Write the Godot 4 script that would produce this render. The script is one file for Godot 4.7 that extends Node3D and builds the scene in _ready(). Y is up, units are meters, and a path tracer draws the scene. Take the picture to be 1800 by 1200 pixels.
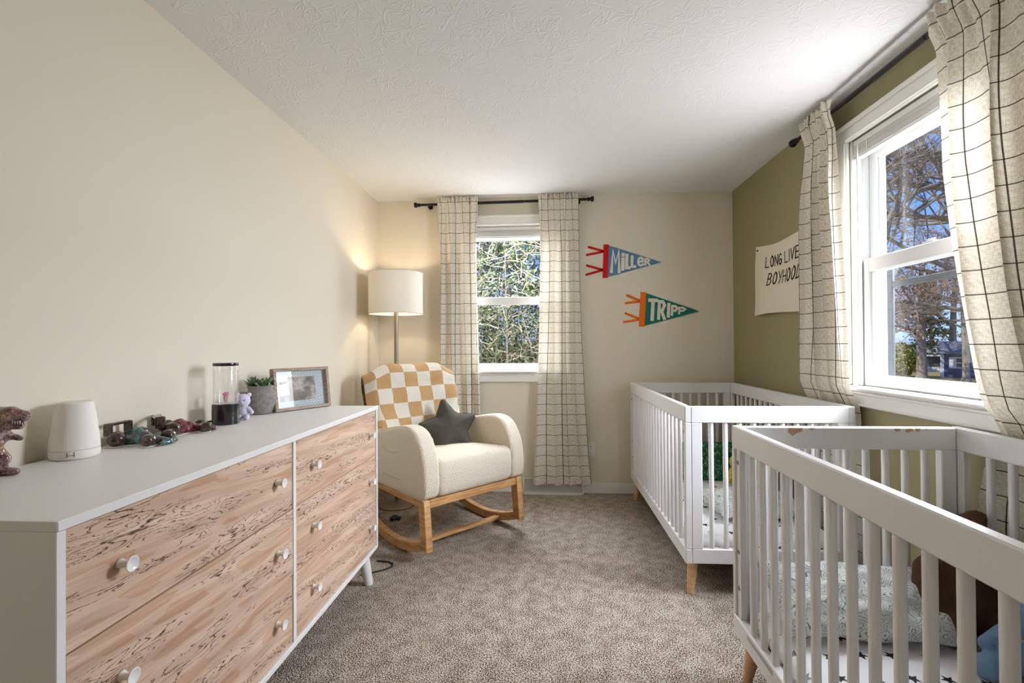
extends Node3D
# Nursery with two white cribs, a dresser, a rocking chair and two windows.
# The room: x to the right, y up, the far wall at z = -ZB. Units are metres.

const XL := -1.407      # inner face of the left wall
const XR := 1.5155      # inner face of the olive wall
const ZB := 3.917       # inner face of the far wall (z = -ZB)
const ZF := -0.55       # inner face of the wall behind the camera
const CEIL := 2.44
const WT := 0.16        # wall thickness

var M := {}             # materials
var rng := RandomNumberGenerator.new()
var taken := {}


# ---------------------------------------------------------------- mesh builder
class MB:
	var v := PackedVector3Array()
	var n := PackedVector3Array()
	var t := PackedVector2Array()
	var c := PackedColorArray()
	var i := PackedInt32Array()

	func vert(p: Vector3, nn: Vector3, uv: Vector2) -> int:
		v.append(p); n.append(nn); t.append(uv)
		return v.size() - 1

	# flat polygon a, b, c, d turned away from the point "inside"
	func quad(a: Vector3, b: Vector3, cc: Vector3, d: Vector3, inside: Vector3) -> void:
		var nn := (b - a).cross(cc - a)
		if nn.length_squared() < 1e-16:
			nn = (cc - a).cross(d - a)
		nn = nn.normalized()
		var flip := nn.dot((a + b + cc + d) * 0.25 - inside) < 0.0
		if flip:
			nn = -nn
		var k := v.size()
		vert(a, nn, Vector2(0, 0)); vert(b, nn, Vector2(1, 0)); vert(cc, nn, Vector2(1, 1)); vert(d, nn, Vector2(0, 1))
		if flip:
			i.append_array(PackedInt32Array([k, k + 1, k + 2, k, k + 2, k + 3]))
		else:
			i.append_array(PackedInt32Array([k, k + 2, k + 1, k, k + 3, k + 2]))

	func tri(a: Vector3, b: Vector3, cc: Vector3, inside: Vector3) -> void:
		var nn := (b - a).cross(cc - a).normalized()
		var flip := nn.dot((a + b + cc) / 3.0 - inside) < 0.0
		if flip:
			nn = -nn
		var k := v.size()
		vert(a, nn, Vector2(0, 0)); vert(b, nn, Vector2(1, 0)); vert(cc, nn, Vector2(1, 1))
		i.append_array(PackedInt32Array([k, k + 1, k + 2] if flip else [k, k + 2, k + 1]))

	# smooth surface through rows of points; wrap joins the last column to the first
	func grid(rows: Array, uvs: Array = [], wrap := false, wrap_rows := false) -> void:
		var h := rows.size()
		var w: int = rows[0].size()
		var k := v.size()
		var mid := Vector3.ZERO
		for r in rows:
			for p in r:
				mid += p
		mid /= float(h * w)
		for r in h:
			for q in w:
				vert(rows[r][q], Vector3.ZERO, uvs[r][q] if uvs.size() else Vector2(float(q) / maxf(1, w - 1), float(r) / maxf(1, h - 1)))
		var faces := PackedInt32Array()
		var vol := 0.0
		for r in (h if wrap_rows else h - 1):
			var r2 := (r + 1) % h
			for q in (w if wrap else w - 1):
				var q2 := (q + 1) % w
				var a := k + r * w + q
				var b := k + r * w + q2
				var d := k + r2 * w + q
				var e := k + r2 * w + q2
				faces.append_array(PackedInt32Array([a, b, e, a, e, d]))
		for f in range(0, faces.size(), 3):
			var pa := v[faces[f]] - mid
			var pb := v[faces[f + 1]] - mid
			var pc := v[faces[f + 2]] - mid
			vol += pa.dot(pb.cross(pc))
		var s := 1.0 if vol >= 0.0 else -1.0
		for f in range(0, faces.size(), 3):
			var x := faces[f]
			var y := faces[f + 1]
			var z := faces[f + 2]
			var nn := (v[y] - v[x]).cross(v[z] - v[x]) * s
			n[x] += nn; n[y] += nn; n[z] += nn
			if s > 0:
				i.append_array(PackedInt32Array([x, z, y]))
			else:
				i.append_array(PackedInt32Array([x, y, z]))
		for q in range(k, v.size()):
			n[q] = n[q].normalized() if n[q].length_squared() > 1e-20 else Vector3.UP

	# box with chamfered edges
	func box(ctr: Vector3, size: Vector3, b := 0.003, bs := Basis()) -> void:
		var h := size * 0.5
		b = minf(b, minf(h.x, minf(h.y, h.z)) * 0.9)
		var P := func(x: float, y: float, z: float) -> Vector3: return ctr + bs * Vector3(x, y, z)
		if b <= 0.0:
			for s in [-1.0, 1.0]:
				quad(P.call(s * h.x, -h.y, -h.z), P.call(s * h.x, h.y, -h.z), P.call(s * h.x, h.y, h.z), P.call(s * h.x, -h.y, h.z), ctr)
				quad(P.call(-h.x, s * h.y, -h.z), P.call(h.x, s * h.y, -h.z), P.call(h.x, s * h.y, h.z), P.call(-h.x, s * h.y, h.z), ctr)
				quad(P.call(-h.x, -h.y, s * h.z), P.call(h.x, -h.y, s * h.z), P.call(h.x, h.y, s * h.z), P.call(-h.x, h.y, s * h.z), ctr)
			return
		var g := h - Vector3(b, b, b)
		for s in [-1.0, 1.0]:
			quad(P.call(s * h.x, -g.y, -g.z), P.call(s * h.x, g.y, -g.z), P.call(s * h.x, g.y, g.z), P.call(s * h.x, -g.y, g.z), ctr)
			quad(P.call(-g.x, s * h.y, -g.z), P.call(g.x, s * h.y, -g.z), P.call(g.x, s * h.y, g.z), P.call(-g.x, s * h.y, g.z), ctr)
			quad(P.call(-g.x, -g.y, s * h.z), P.call(g.x, -g.y, s * h.z), P.call(g.x, g.y, s * h.z), P.call(-g.x, g.y, s * h.z), ctr)
			for r in [-1.0, 1.0]:
				quad(P.call(s * h.x, r * g.y, -g.z), P.call(s * h.x, r * g.y, g.z), P.call(s * g.x, r * h.y, g.z), P.call(s * g.x, r * h.y, -g.z), ctr)
				quad(P.call(s * h.x, -g.y, r * g.z), P.call(s * h.x, g.y, r * g.z), P.call(s * g.x, g.y, r * h.z), P.call(s * g.x, -g.y, r * h.z), ctr)
				quad(P.call(-g.x, s * h.y, r * g.z), P.call(g.x, s * h.y, r * g.z), P.call(g.x, s * g.y, r * h.z), P.call(-g.x, s * g.y, r * h.z), ctr)
				for q in [-1.0, 1.0]:
					tri(P.call(s * h.x, r * g.y, q * g.z), P.call(s * g.x, r * h.y, q * g.z), P.call(s * g.x, r * g.y, q * h.z), ctr)

	# round bar through points with a radius at each
	func tube(pts: Array, rad: Array, seg := 10, caps := true) -> void:
		var rows := []
		var up := Vector3.UP
		var d0: Vector3 = (pts[1] - pts[0]).normalized()
		if absf(d0.dot(up)) > 0.95:
			up = Vector3.RIGHT
		var side := d0.cross(up).normalized()
		for k in pts.size():
			var d: Vector3 = (pts[mini(k + 1, pts.size() - 1)] - pts[maxi(k - 1, 0)]).normalized()
			side = (side - d * side.dot(d)).normalized()
			var o := d.cross(side)
			var r := PackedVector3Array()
			var rr: float = rad[k] if k < rad.size() else rad[rad.size() - 1]
			for s in seg:
				var a := TAU * s / seg
				r.append(pts[k] + (side * cos(a) + o * sin(a)) * rr)
			rows.append(r)
		grid(rows, [], true)
		if caps:
			for e in [0, rows.size() - 1]:
				var inside: Vector3 = pts[1 if e == 0 else rows.size() - 2]
				for s in range(1, seg - 1):
					tri(rows[e][0], rows[e][s], rows[e][s + 1], inside)

	# turned shape: profile of (radius, height)
	func lathe(prof: Array, seg := 24, xf := Transform3D()) -> void:
		var rows := []
		for q in prof:
			var r := PackedVector3Array()
			for s in seg:
				var a := TAU * s / seg
				r.append(xf * Vector3(cos(a) * q.x, q.y, sin(a) * q.x))
			rows.append(r)
		grid(rows, [], true)

	# board of outline poly (x, y), thickness along z, its edges rounded by r
	func board(poly: PackedVector2Array, thick: float, r: float, xf := Transform3D(), steps := 3) -> void:
		if Geometry2D.is_polygon_clockwise(poly):
			poly.reverse()
		var m := poly.size()
		var nor := PackedVector2Array()
		for k in m:
			var e1 := (poly[k] - poly[(k + m - 1) % m]).normalized()
			var e2 := (poly[(k + 1) % m] - poly[k]).normalized()
			var bis := Vector2(e1.y + e2.y, -e1.x - e2.x)
			var l := bis.length()
			bis = bis / l if l > 1e-6 else Vector2(e1.y, -e1.x)
			var cs := maxf(0.45, bis.dot(Vector2(e1.y, -e1.x)))
			nor.append(bis / cs)
		var rows := []
		for half in 2:
			for s in steps + 1:
				var a := PI * 0.5 * s / steps
				if half == 1:
					a = PI * 0.5 - a
				var z := (thick * 0.5 - r + r * cos(a)) * (1.0 if half == 0 else -1.0)
				if half == 0:
					z = thick * 0.5 - r + r * cos(a)
				else:
					z = -(thick * 0.5 - r + r * cos(a))
				var ins := r * (1.0 - sin(a))
				var row := PackedVector3Array()
				for k in m:
					var p := poly[k] - nor[k] * ins
					row.append(xf * Vector3(p.x, p.y, z))
				rows.append(row)
		grid(rows, [], true)
		var inner := PackedVector2Array()
		for k in m:
			inner.append(poly[k] - nor[k] * r)
		var ids := Geometry2D.triangulate_polygon(inner)
		if ids.is_empty():
			print("open board ", poly[0])
		for sgn in [1.0, -1.0]:
			var nn: Vector3 = (xf.basis * Vector3(0, 0, sgn)).normalized()
			var k0 := v.size()
			for k in m:
				vert(xf * Vector3(inner[k].x, inner[k].y, sgn * thick * 0.5), nn, inner[k])
			for f in range(0, ids.size(), 3):
				var a := inner[ids[f]]
				var b := inner[ids[f + 1]]
				var d := inner[ids[f + 2]]
				var ccw := (b - a).cross(d - a) > 0.0
				if ccw == (sgn > 0.0):
					i.append_array(PackedInt32Array([k0 + ids[f], k0 + ids[f + 2], k0 + ids[f + 1]]))
				else:
					i.append_array(PackedInt32Array([k0 + ids[f], k0 + ids[f + 1], k0 + ids[f + 2]]))

	# soft block: half sizes h, corner radius r, then bent by "form"
	func soft(ctr: Vector3, h: Vector3, r: float, nseg := 10, form: Variant = null) -> void:
		var lists := []
		for ax in 3:
			var l := PackedFloat32Array()
			for k in 4:
				l.append(-h[ax] + r * (1.0 - cos(PI * 0.5 * k / 4.0)) * 1.0)
			for k in nseg + 1:
				l.append(lerpf(-h[ax] + r, h[ax] - r, float(k) / nseg))
			for k in range(3, -1, -1):
				l.append(h[ax] - r * (1.0 - cos(PI * 0.5 * k / 4.0)))
			lists.append(l)
		for ax in 3:
			var ua := (ax + 1) % 3
			var va := (ax + 2) % 3
			for s in [-1.0, 1.0]:
				var rows := []
				var uvs := []
				for vv in lists[va]:
					var row := PackedVector3Array()
					var ur := PackedVector2Array()
					for uu in lists[ua]:
						var p := Vector3.ZERO
						p[ax] = s * h[ax]; p[ua] = uu; p[va] = vv
						var q := Vector3(clampf(p.x, -h.x + r, h.x - r), clampf(p.y, -h.y + r, h.y - r), clampf(p.z, -h.z + r, h.z - r))
						var dd := p - q
						if dd.length() > 1e-7:
							p = q + dd.normalized() * r
						ur.append(Vector2(p[ua], p[va]))
						if form != null:
							p = form.call(p)
						row.append(ctr + p)
					rows.append(row)
					uvs.append(ur)
				var before := v.size()
				var ib := i.size()
				grid(rows, uvs)
				# turn the face outward
				var mid: Vector3 = rows[rows.size() / 2][rows[0].size() / 2]
				var k: int = before + (rows.size() / 2) * rows[0].size() + rows[0].size() / 2
				if n[k].dot(mid - ctr) < 0.0:
					for q2 in range(before, v.size()):
						n[q2] = -n[q2]
					for f in range(ib, i.size(), 3):
						var tmp := i[f + 1]
						i[f + 1] = i[f + 2]
						i[f + 2] = tmp
		weld()

	# averages the normals of points that lie together (for shapes made of several sheets)
	func weld() -> void:
		var sums := {}
		for k in v.size():
			var key := Vector3i((v[k] * 20000.0).round())
			sums[key] = sums.get(key, Vector3.ZERO) + n[k]
		for k in v.size():
			var key := Vector3i((v[k] * 20000.0).round())
			n[k] = sums[key].normalized()

	func mesh() -> ArrayMesh:
		var a := []
		a.resize(Mesh.ARRAY_MAX)
		a[Mesh.ARRAY_VERTEX] = v
		a[Mesh.ARRAY_NORMAL] = n
		a[Mesh.ARRAY_TEX_UV] = t
		if c.size() == v.size() and c.size() > 0:
			a[Mesh.ARRAY_COLOR] = c
		a[Mesh.ARRAY_INDEX] = i
		var m := ArrayMesh.new()
		m.add_surface_from_arrays(Mesh.PRIMITIVE_TRIANGLES, a)
		return m


# smooth body from tapered bones: each [a, b, radius a, radius b]; k is the blend, cell the mesh size
func body(bones: Array, k: float, cell: float, b := MB.new()) -> MB:
	var lo := Vector3(1e9, 1e9, 1e9)
	var hi := -lo
	for q in bones:
		var r: float = maxf(q[2], q[3]) + k + cell * 2.0
		for e in 2:
			lo = lo.min(q[e] - Vector3(r, r, r))
			hi = hi.max(q[e] + Vector3(r, r, r))
	var nx := int(ceil((hi.x - lo.x) / cell)) + 1
	var ny := int(ceil((hi.y - lo.y) / cell)) + 1
	var nz := int(ceil((hi.z - lo.z) / cell)) + 1
	var f := PackedFloat32Array()
	f.resize(nx * ny * nz)
	f.fill(1.0)
	for q in bones:
		var A: Vector3 = q[0]
		var ab: Vector3 = q[1] - q[0]
		var l2: float = maxf(ab.length_squared(), 1e-9)
		var ra: float = q[2]
		var rb: float = q[3]
		var r: float = maxf(ra, rb) + k + cell * 2.0
		var s := ((A.min(A + ab) - Vector3(r, r, r) - lo) / cell).floor().max(Vector3.ZERO)
		var e := ((A.max(A + ab) + Vector3(r, r, r) - lo) / cell).ceil().min(Vector3(nx - 1, ny - 1, nz - 1))
		for z in range(int(s.z), int(e.z) + 1):
			for y in range(int(s.y), int(e.y) + 1):
				var at := (z * ny + y) * nx
				for x in range(int(s.x), int(e.x) + 1):
					var p := lo + Vector3(x, y, z) * cell - A
					var h := clampf(p.dot(ab) / l2, 0.0, 1.0)
					var d := (p - ab * h).length() - lerpf(ra, rb, h)
					var o := f[at + x]
					var g := maxf(k - absf(o - d), 0.0) / k
					f[at + x] = minf(o, d) - g * g * k * 0.25
	var ids := {}
	var first := b.v.size()
	for z in nz - 1:
		for y in ny - 1:
			for x in nx - 1:
				var base := (z * ny + y) * nx + x
				var vals := [f[base], f[base + 1], f[base + nx], f[base + nx + 1], f[base + nx * ny], f[base + nx * ny + 1], f[base + nx * ny + nx], f[base + nx * ny + nx + 1]]
				var neg := 0
				for q in vals:
					if q < 0.0:
						neg += 1
				if neg == 0 or neg == 8:
					continue
				var sum := Vector3.ZERO
				var cnt := 0
				for ed in [[0, 1], [2, 3], [4, 5], [6, 7], [0, 2], [1, 3], [4, 6], [5, 7], [0, 4], [1, 5], [2, 6], [3, 7]]:
					var va: float = vals[ed[0]]
					var vb: float = vals[ed[1]]
					if (va < 0.0) != (vb < 0.0):
						var tt := va / (va - vb)
						var pa := Vector3(ed[0] & 1, (ed[0] >> 1) & 1, ed[0] >> 2)
						var pb := Vector3(ed[1] & 1, (ed[1] >> 1) & 1, ed[1] >> 2)
						sum += pa.lerp(pb, tt)
						cnt += 1
				var gr := Vector3((vals[1] + vals[3] + vals[5] + vals[7]) - (vals[0] + vals[2] + vals[4] + vals[6]), (vals[2] + vals[3] + vals[6] + vals[7]) - (vals[0] + vals[1] + vals[4] + vals[5]), (vals[4] + vals[5] + vals[6] + vals[7]) - (vals[0] + vals[1] + vals[2] + vals[3]))
				ids[base] = b.vert(lo + (Vector3(x, y, z) + sum / cnt) * cell, gr.normalized(), Vector2.ZERO)
	for z in range(1, nz - 1):
		for y in range(1, ny - 1):
			for x in range(1, nx - 1):
				var base := (z * ny + y) * nx + x
				var here := f[base] < 0.0
				var steps := [1, nx, nx * ny]
				for ax in 3:
					if (f[base + steps[ax]] < 0.0) != here:
						var u: int = steps[(ax + 1) % 3]
						var w: int = steps[(ax + 2) % 3]
						if not (ids.has(base) and ids.has(base - u) and ids.has(base - w) and ids.has(base - u - w)):
							continue
						var q0: int = ids[base]
						var q1: int = ids[base - u]
						var q2: int = ids[base - u - w]
						var q3: int = ids[base - w]
						if here:
							b.i.append_array(PackedInt32Array([q0, q2, q1, q0, q3, q2]))
						else:
							b.i.append_array(PackedInt32Array([q0, q1, q2, q0, q2, q3]))
	return b


# ---------------------------------------------------------------- naming and placing
func numbered(called: String) -> String:
	taken[called] = taken.get(called, -1) + 1
	return called if taken[called] == 0 else "%s_%03d" % [called, taken[called]]

func tag(o: Node, label: String, category: String, group := "") -> void:
	o.set_meta("label", label)
	o.set_meta("category", category)
	if group != "":
		o.set_meta("group", group)

func thing(called: String, label: String, category: String, at := Vector3.ZERO, turn := 0.0, group := "") -> Node3D:
	var o := Node3D.new()
	o.name = numbered(called)
	add_child(o)
	o.position = at
	o.rotation.y = turn
	tag(o, label, category, group)
	return o

func put(b: MB, called: String, m: Material, parent: Node = null, label := "") -> MeshInstance3D:
	return show_mesh(b.mesh(), called, m, parent, label)

func show_mesh(me: Mesh, called: String, m: Material, parent: Node = null, label := "") -> MeshInstance3D:
	var o := MeshInstance3D.new()
	o.mesh = me
	o.material_override = m
	if parent == null:
		o.name = numbered(called)
		add_child(o)
	else:
		o.name = called
		parent.add_child(o, true)
	if label != "":
		o.set_meta("label", label)
	return o

func one(b: MB, called: String, m: Material, label: String, category: String, group := "") -> MeshInstance3D:
	var o := put(b, called, m)
	tag(o, label, category, group)
	return o

func struct(b: MB, called: String, m: Material, parent: Node = null) -> MeshInstance3D:
	var o := put(b, called, m, parent)
	if parent == null:
		o.set_meta("kind", "structure")
	return o

func D(x: float, y: float, depth: float) -> Vector3:
	return Vector3(x, y, -depth)


# ---------------------------------------------------------------- materials
func mat(col: Color, rough := 0.6, o := {}) -> StandardMaterial3D:
	var m := StandardMaterial3D.new()
	m.albedo_color = col
	m.roughness = rough
	m.metallic_specular = o.get("spec", 0.5)
	m.metallic = o.get("metal", 0.0)
	if o.has("tex"):
		m.albedo_texture = o.tex
	if o.has("bump"):
		m.heightmap_enabled = true
		m.heightmap_texture = o.bump
		m.heightmap_scale = o.get("height", 0.1)
	if o.has("tri"):
		m.uv1_triplanar = true
		m.uv1_scale = Vector3.ONE * float(o.tri)
		m.uv1_world_triplanar = o.get("world", false)
	if o.has("scale"):
		m.uv1_scale = o.scale
	if o.has("back"):
		m.backlight_enabled = true
		m.backlight = o.back
	if o.has("rim"):
		m.rim_enabled = true
		m.rim = o.rim
		m.rim_tint = 0.6
	if o.has("coat"):
		m.clearcoat_enabled = true
		m.clearcoat = o.coat
		m.clearcoat_roughness = o.get("coat_rough", 0.1)
	if o.has("vc"):
		m.vertex_color_use_as_albedo = true
	m.cull_mode = BaseMaterial3D.CULL_DISABLED
	return m

func glass(alpha := 0.06) -> StandardMaterial3D:
	var m := StandardMaterial3D.new()
	m.albedo_color = Color(1, 1, 1, alpha)
	m.roughness = 0.0
	m.transparency = BaseMaterial3D.TRANSPARENCY_ALPHA
	return m

func noise_image(w: int, h: int, freq: float, sd: int, oct := 4, kind := FastNoiseLite.TYPE_SIMPLEX_SMOOTH, stretch := Vector2.ONE) -> PackedByteArray:
	var nz := FastNoiseLite.new()
	nz.seed = sd
	nz.frequency = freq
	nz.noise_type = kind
	nz.fractal_octaves = oct
	if oct <= 1:
		nz.fractal_type = FastNoiseLite.FRACTAL_NONE
	var im := nz.get_seamless_image(int(w / stretch.x), int(h / stretch.y), false, false, 0.1, true)
	im.convert(Image.FORMAT_L8)
	if stretch != Vector2.ONE:
		im.resize(w, h, Image.INTERPOLATE_BILINEAR)
	return im.get_data()

func grey_tex(d: PackedByteArray, w: int, h: int) -> ImageTexture:
	return ImageTexture.create_from_image(Image.create_from_data(w, h, false, Image.FORMAT_L8, d))

func rgb_tex(d: PackedByteArray, w: int, h: int) -> ImageTexture:
	return ImageTexture.create_from_image(Image.create_from_data(w, h, false, Image.FORMAT_RGB8, d))

# noise coloured by a ramp of stops [value, Color]
func ramp_tex(src: PackedByteArray, w: int, h: int, stops: Array) -> ImageTexture:
	var lut := PackedByteArray()
	for k in 256:
		var x := k / 255.0
		var col: Color = stops[0][1]
		for s in stops.size() - 1:
			if x >= stops[s][0]:
				var f := clampf((x - stops[s][0]) / maxf(1e-5, stops[s + 1][0] - stops[s][0]), 0.0, 1.0)
				col = (stops[s][1] as Color).lerp(stops[s + 1][1], f)
		lut.append(int(col.r * 255)); lut.append(int(col.g * 255)); lut.append(int(col.b * 255))
	var out := PackedByteArray()
	out.resize(w * h * 3)
	for k in w * h:
		var a := src[k] * 3
		out[k * 3] = lut[a]; out[k * 3 + 1] = lut[a + 1]; out[k * 3 + 2] = lut[a + 2]
	return rgb_tex(out, w, h)

func C(r: int, g: int, b: int, a := 255) -> Color:
	return Color(r / 255.0, g / 255.0, b / 255.0, a / 255.0)


# ---------------------------------------------------------------- scene
func _ready() -> void:
	rng.seed = 7
	# camera
	var cam := Camera3D.new()
	cam.name = "camera"
	cam.fov = rad_to_deg(2.0 * atan(600.0 / 830.9))
	cam.position = Vector3(0, 1.212, 0)
	cam.rotation = Vector3(0.008, 0.0696, -0.007)
	cam.near = 0.02
	cam.far = 300.0
	add_child(cam)
	cam.current = true
	# sky and exposure
	var sky_mat := ProceduralSkyMaterial.new()
	sky_mat.sky_top_color = C(66, 124, 206)
	sky_mat.sky_horizon_color = C(170, 200, 236)
	sky_mat.sky_curve = 0.12
	sky_mat.ground_bottom_color = C(110, 100, 84)
	sky_mat.ground_horizon_color = C(150, 160, 170)
	sky_mat.sky_energy_multiplier = 1.15
	var sky := Sky.new()
	sky.sky_material = sky_mat
	var env := Environment.new()
	env.background_mode = Environment.BG_SKY
	env.sky = sky
	env.tonemap_mode = Environment.TONE_MAPPER_LINEAR
	env.tonemap_exposure = 1.10
	env.sdfgi_enabled = true
	env.ssao_enabled = true
	env.ssil_enabled = true
	var we := WorldEnvironment.new()
	we.name = "environment"
	we.environment = env
	add_child(we)
	# the sun stands behind the house, to the side of the dresser
	var sun := DirectionalLight3D.new()
	sun.name = "sun"
	sun.light_color = C(255, 244, 226)
	sun.light_energy = 1.5
	sun.light_angular_distance = 0.53
	sun.shadow_enabled = true
	add_child(sun)
	sun.look_at_from_position(Vector3.ZERO, Vector3(0.74, -0.66, -0.12))
	# daylight in the two window openings
	# open sky outside each window, sloping down into the room
	daylight("sky_daylight", D(-0.35, 2.95, ZB + 1.45), D(0.1, 0.3, 2.3), Vector2(3.0, 2.4), 62.0, C(230, 239, 255))
	daylight("sky_daylight", D(XR + 1.25, 2.40, 2.20), D(-0.6, 0.6, 1.9), Vector2(2.8, 1.9), 52.0, C(230, 239, 255))
	daylight("sky_daylight", D(XR + 1.55, 3.35, 1.90), D(0.2, 0.0, 2.1), Vector2(3.0, 2.4), 30.0, C(230, 239, 255))
	# light thrown up from the lawn and the trees, level through the openings
	daylight("window_daylight", D(-0.25, 1.60, ZB + 0.030), D(-0.25, 1.60, 0.0), Vector2(0.72, 1.10), 1.1, C(240, 243, 250))
	daylight("window_daylight", D(XR + 0.030, 1.60, 2.04), D(-1.0, 1.60, 2.04), Vector2(0.72, 1.10), 1.6, C(240, 243, 250))

	make_materials()
	build_room()
	build_windows()
	build_curtains()
	build_dresser()
	build_chair()
	build_lamp()
	build_cribs()
	build_bedding()
	build_dresser_things()
	build_wall_things()
	build_floor_things()
	build_outside()


func daylight(called: String, at: Vector3, aim: Vector3, size: Vector2, energy: float, col: Color) -> void:
	var l := AreaLight3D.new()
	l.name = numbered(called)
	l.area_size = size
	l.area_normalize_energy = true
	l.light_energy = energy
	l.light_color = col
	l.shadow_enabled = true
	l.area_range = 12.0
	add_child(l)
	l.look_at_from_position(at, aim)


func make_materials() -> void:
	var n512 := noise_image(512, 512, 0.02, 3, 5)
	var fine := noise_image(512, 512, 0.18, 5, 3)
	var fine_tex := grey_tex(fine, 512, 512)
	M.fine = fine_tex
	# painted walls
	M.wall = mat(C(229, 220, 200), 0.75, {"spec": 0.3})
	M.olive = mat(C(158, 150, 113), 0.7, {"spec": 0.3})
	M.ceiling = mat(C(236, 235, 231), 0.9, {"bump": stomp_texture(), "height": 0.45, "tri": 0.55, "world": true, "spec": 0.2})
	M.trim = mat(C(238, 236, 230), 0.4, {"spec": 0.5})
	M.white = mat(C(233, 230, 224), 0.42, {})
	M.crib = mat(C(228, 226, 222), 0.35, {})
	M.vinyl = mat(C(230, 230, 228), 0.35, {})
	M.screen = mat(C(66, 68, 71), 0.5, {})
	M.glass = glass(0.002)
	M.glass.metallic_specular = 0.28
	M.bronze = mat(C(34, 29, 26), 0.4, {"metal": 0.6})
	M.nickel = mat(C(150, 140, 124), 0.4, {"metal": 0.85})
	M.steel = mat(C(150, 150, 150), 0.35, {"metal": 0.9})
	M.black = mat(C(24, 23, 25), 0.22, {"coat": 0.5})
	M.cord = mat(C(22, 22, 22), 0.5, {})
	# carpet
	var ca := noise_image(1024, 1024, 0.16, 11, 2)
	var cb := noise_image(1024, 1024, 0.012, 12, 3)
	var cm := PackedByteArray()
	cm.resize(1024 * 1024)
	for k in cm.size():
		cm[k] = clampi(int(ca[k] * 0.86 + cb[k] * 0.14), 0, 255)
	var ctex := ramp_tex(cm, 1024, 1024, [[0.0, C(52, 40, 32)], [0.34, C(84, 68, 56)], [0.44, C(158, 142, 126)], [0.56, C(200, 186, 169)], [0.75, C(230, 219, 205)], [1.0, C(236, 226, 212)]])
	M.carpet = mat(Color.WHITE, 1.0, {"tex": ctex, "bump": grey_tex(ca, 1024, 1024), "height": 0.7, "tri": 0.9, "world": true, "spec": 0.1})
	# oak
	var og := noise_image(512, 512, 0.03, 21, 4, FastNoiseLite.TYPE_SIMPLEX_SMOOTH, Vector2(8, 1))
	M.oak = mat(Color.WHITE, 0.5, {"tex": ramp_tex(og, 512, 512, [[0.0, C(176, 124, 72)], [0.5, C(206, 156, 100)], [1.0, C(222, 178, 124)]]), "tri": 2.2})
	M.beech = mat(Color.WHITE, 0.5, {"tex": ramp_tex(og, 512, 512, [[0.0, C(200, 152, 104)], [0.5, C(224, 180, 132)], [1.0, C(236, 198, 154)]]), "tri": 2.2})
	M.veneer = mat(Color.WHITE, 0.42, {"tex": veneer_texture(), "spec": 0.4})
	# cloth
	M.curtain = mat(Color.WHITE, 0.9, {"tex": windowpane_texture(), "back": Color(0.5, 0.495, 0.48), "spec": 0.15})
	var loops := noise_image(512, 512, 0.06, 31, 2, FastNoiseLite.TYPE_CELLULAR)
	var loop_tex := grey_tex(loops, 512, 512)
	M.boucle = mat(C(233, 221, 200), 1.0, {"bump": loop_tex, "height": 0.5, "tri": 5.0, "rim": 0.4, "spec": 0.1})
	M.seam = mat(C(214, 200, 176), 1.0, {"spec": 0.1})
	M.checks = mat(Color.WHITE, 1.0, {"tex": checks_texture(fine), "bump": loop_tex, "height": 0.45, "scale": Vector3.ONE, "rim": 0.4, "spec": 0.1})
	M.velvet = mat(C(78, 74, 66), 0.9, {"rim": 0.8, "bump": fine_tex, "height": 0.05, "tri": 3.0, "spec": 0.1})
	M.shade = mat(C(244, 236, 220), 0.9, {"back": Color(0.26, 0.25, 0.235), "spec": 0.1})
	M.shade_trim = mat(C(222, 212, 194), 0.9, {})
	M.stars = mat(Color.WHITE, 0.9, {"tex": stars_texture(), "tri": 2.6, "spec": 0.15})
	M.doodle = mat(Color.WHITE, 0.9, {"tex": doodle_texture(C(212, 215, 208), C(96, 106, 104), 41, 8.0, 0.10, 0.0), "tri": 2.4, "spec": 0.15})
	M.green_print = mat(Color.WHITE, 0.9, {"tex": doodle_texture(C(36, 92, 62), C(196, 214, 200), 43, 6.0, 0.10, 0.50), "tri": 2.4, "spec": 0.15})
	M.canvas = mat(C(232, 222, 200), 0.9, {"bump": fine_tex, "height": 0.03, "tri": 6.0, "back": Color(0.15, 0.14, 0.12), "spec": 0.1})
	M.ink = mat(C(30, 28, 26), 0.9, {"spec": 0.1})
	M.brown_plush = mat(C(90, 64, 47), 1.0, {"bump": fine_tex, "height": 0.5, "tri": 3.0, "rim": 0.6, "spec": 0.1})
	M.blue_plush = mat(C(112, 142, 172), 1.0, {"bump": fine_tex, "height": 0.2, "tri": 3.0, "rim": 0.6, "spec": 0.1})
	M.teal_plush = mat(C(30, 78, 88), 1.0, {"rim": 0.6, "spec": 0.1})
	M.yellow_plush = mat(C(222, 204, 96), 1.0, {"bump": fine_tex, "height": 0.2, "tri": 3.0, "rim": 0.5, "spec": 0.1})
	M.gold = mat(C(204, 166, 92), 0.3, {"metal": 0.9})
	# felt
	M.felt_blue = mat(C(98, 136, 170), 1.0, {"spec": 0.1})
	M.felt_red = mat(C(204, 42, 40), 1.0, {"spec": 0.1})
	M.felt_green = mat(C(38, 122, 106), 1.0, {"spec": 0.1})
	M.felt_orange = mat(C(240, 118, 42), 1.0, {"spec": 0.1})
	M.felt_cream = mat(C(232, 226, 208), 1.0, {"spec": 0.1})
	# small things
	M.machine = mat(C(238, 232, 222), 0.55, {"spec": 0.4})
	M.print = mat(C(96, 90, 84), 0.6, {})
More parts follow.
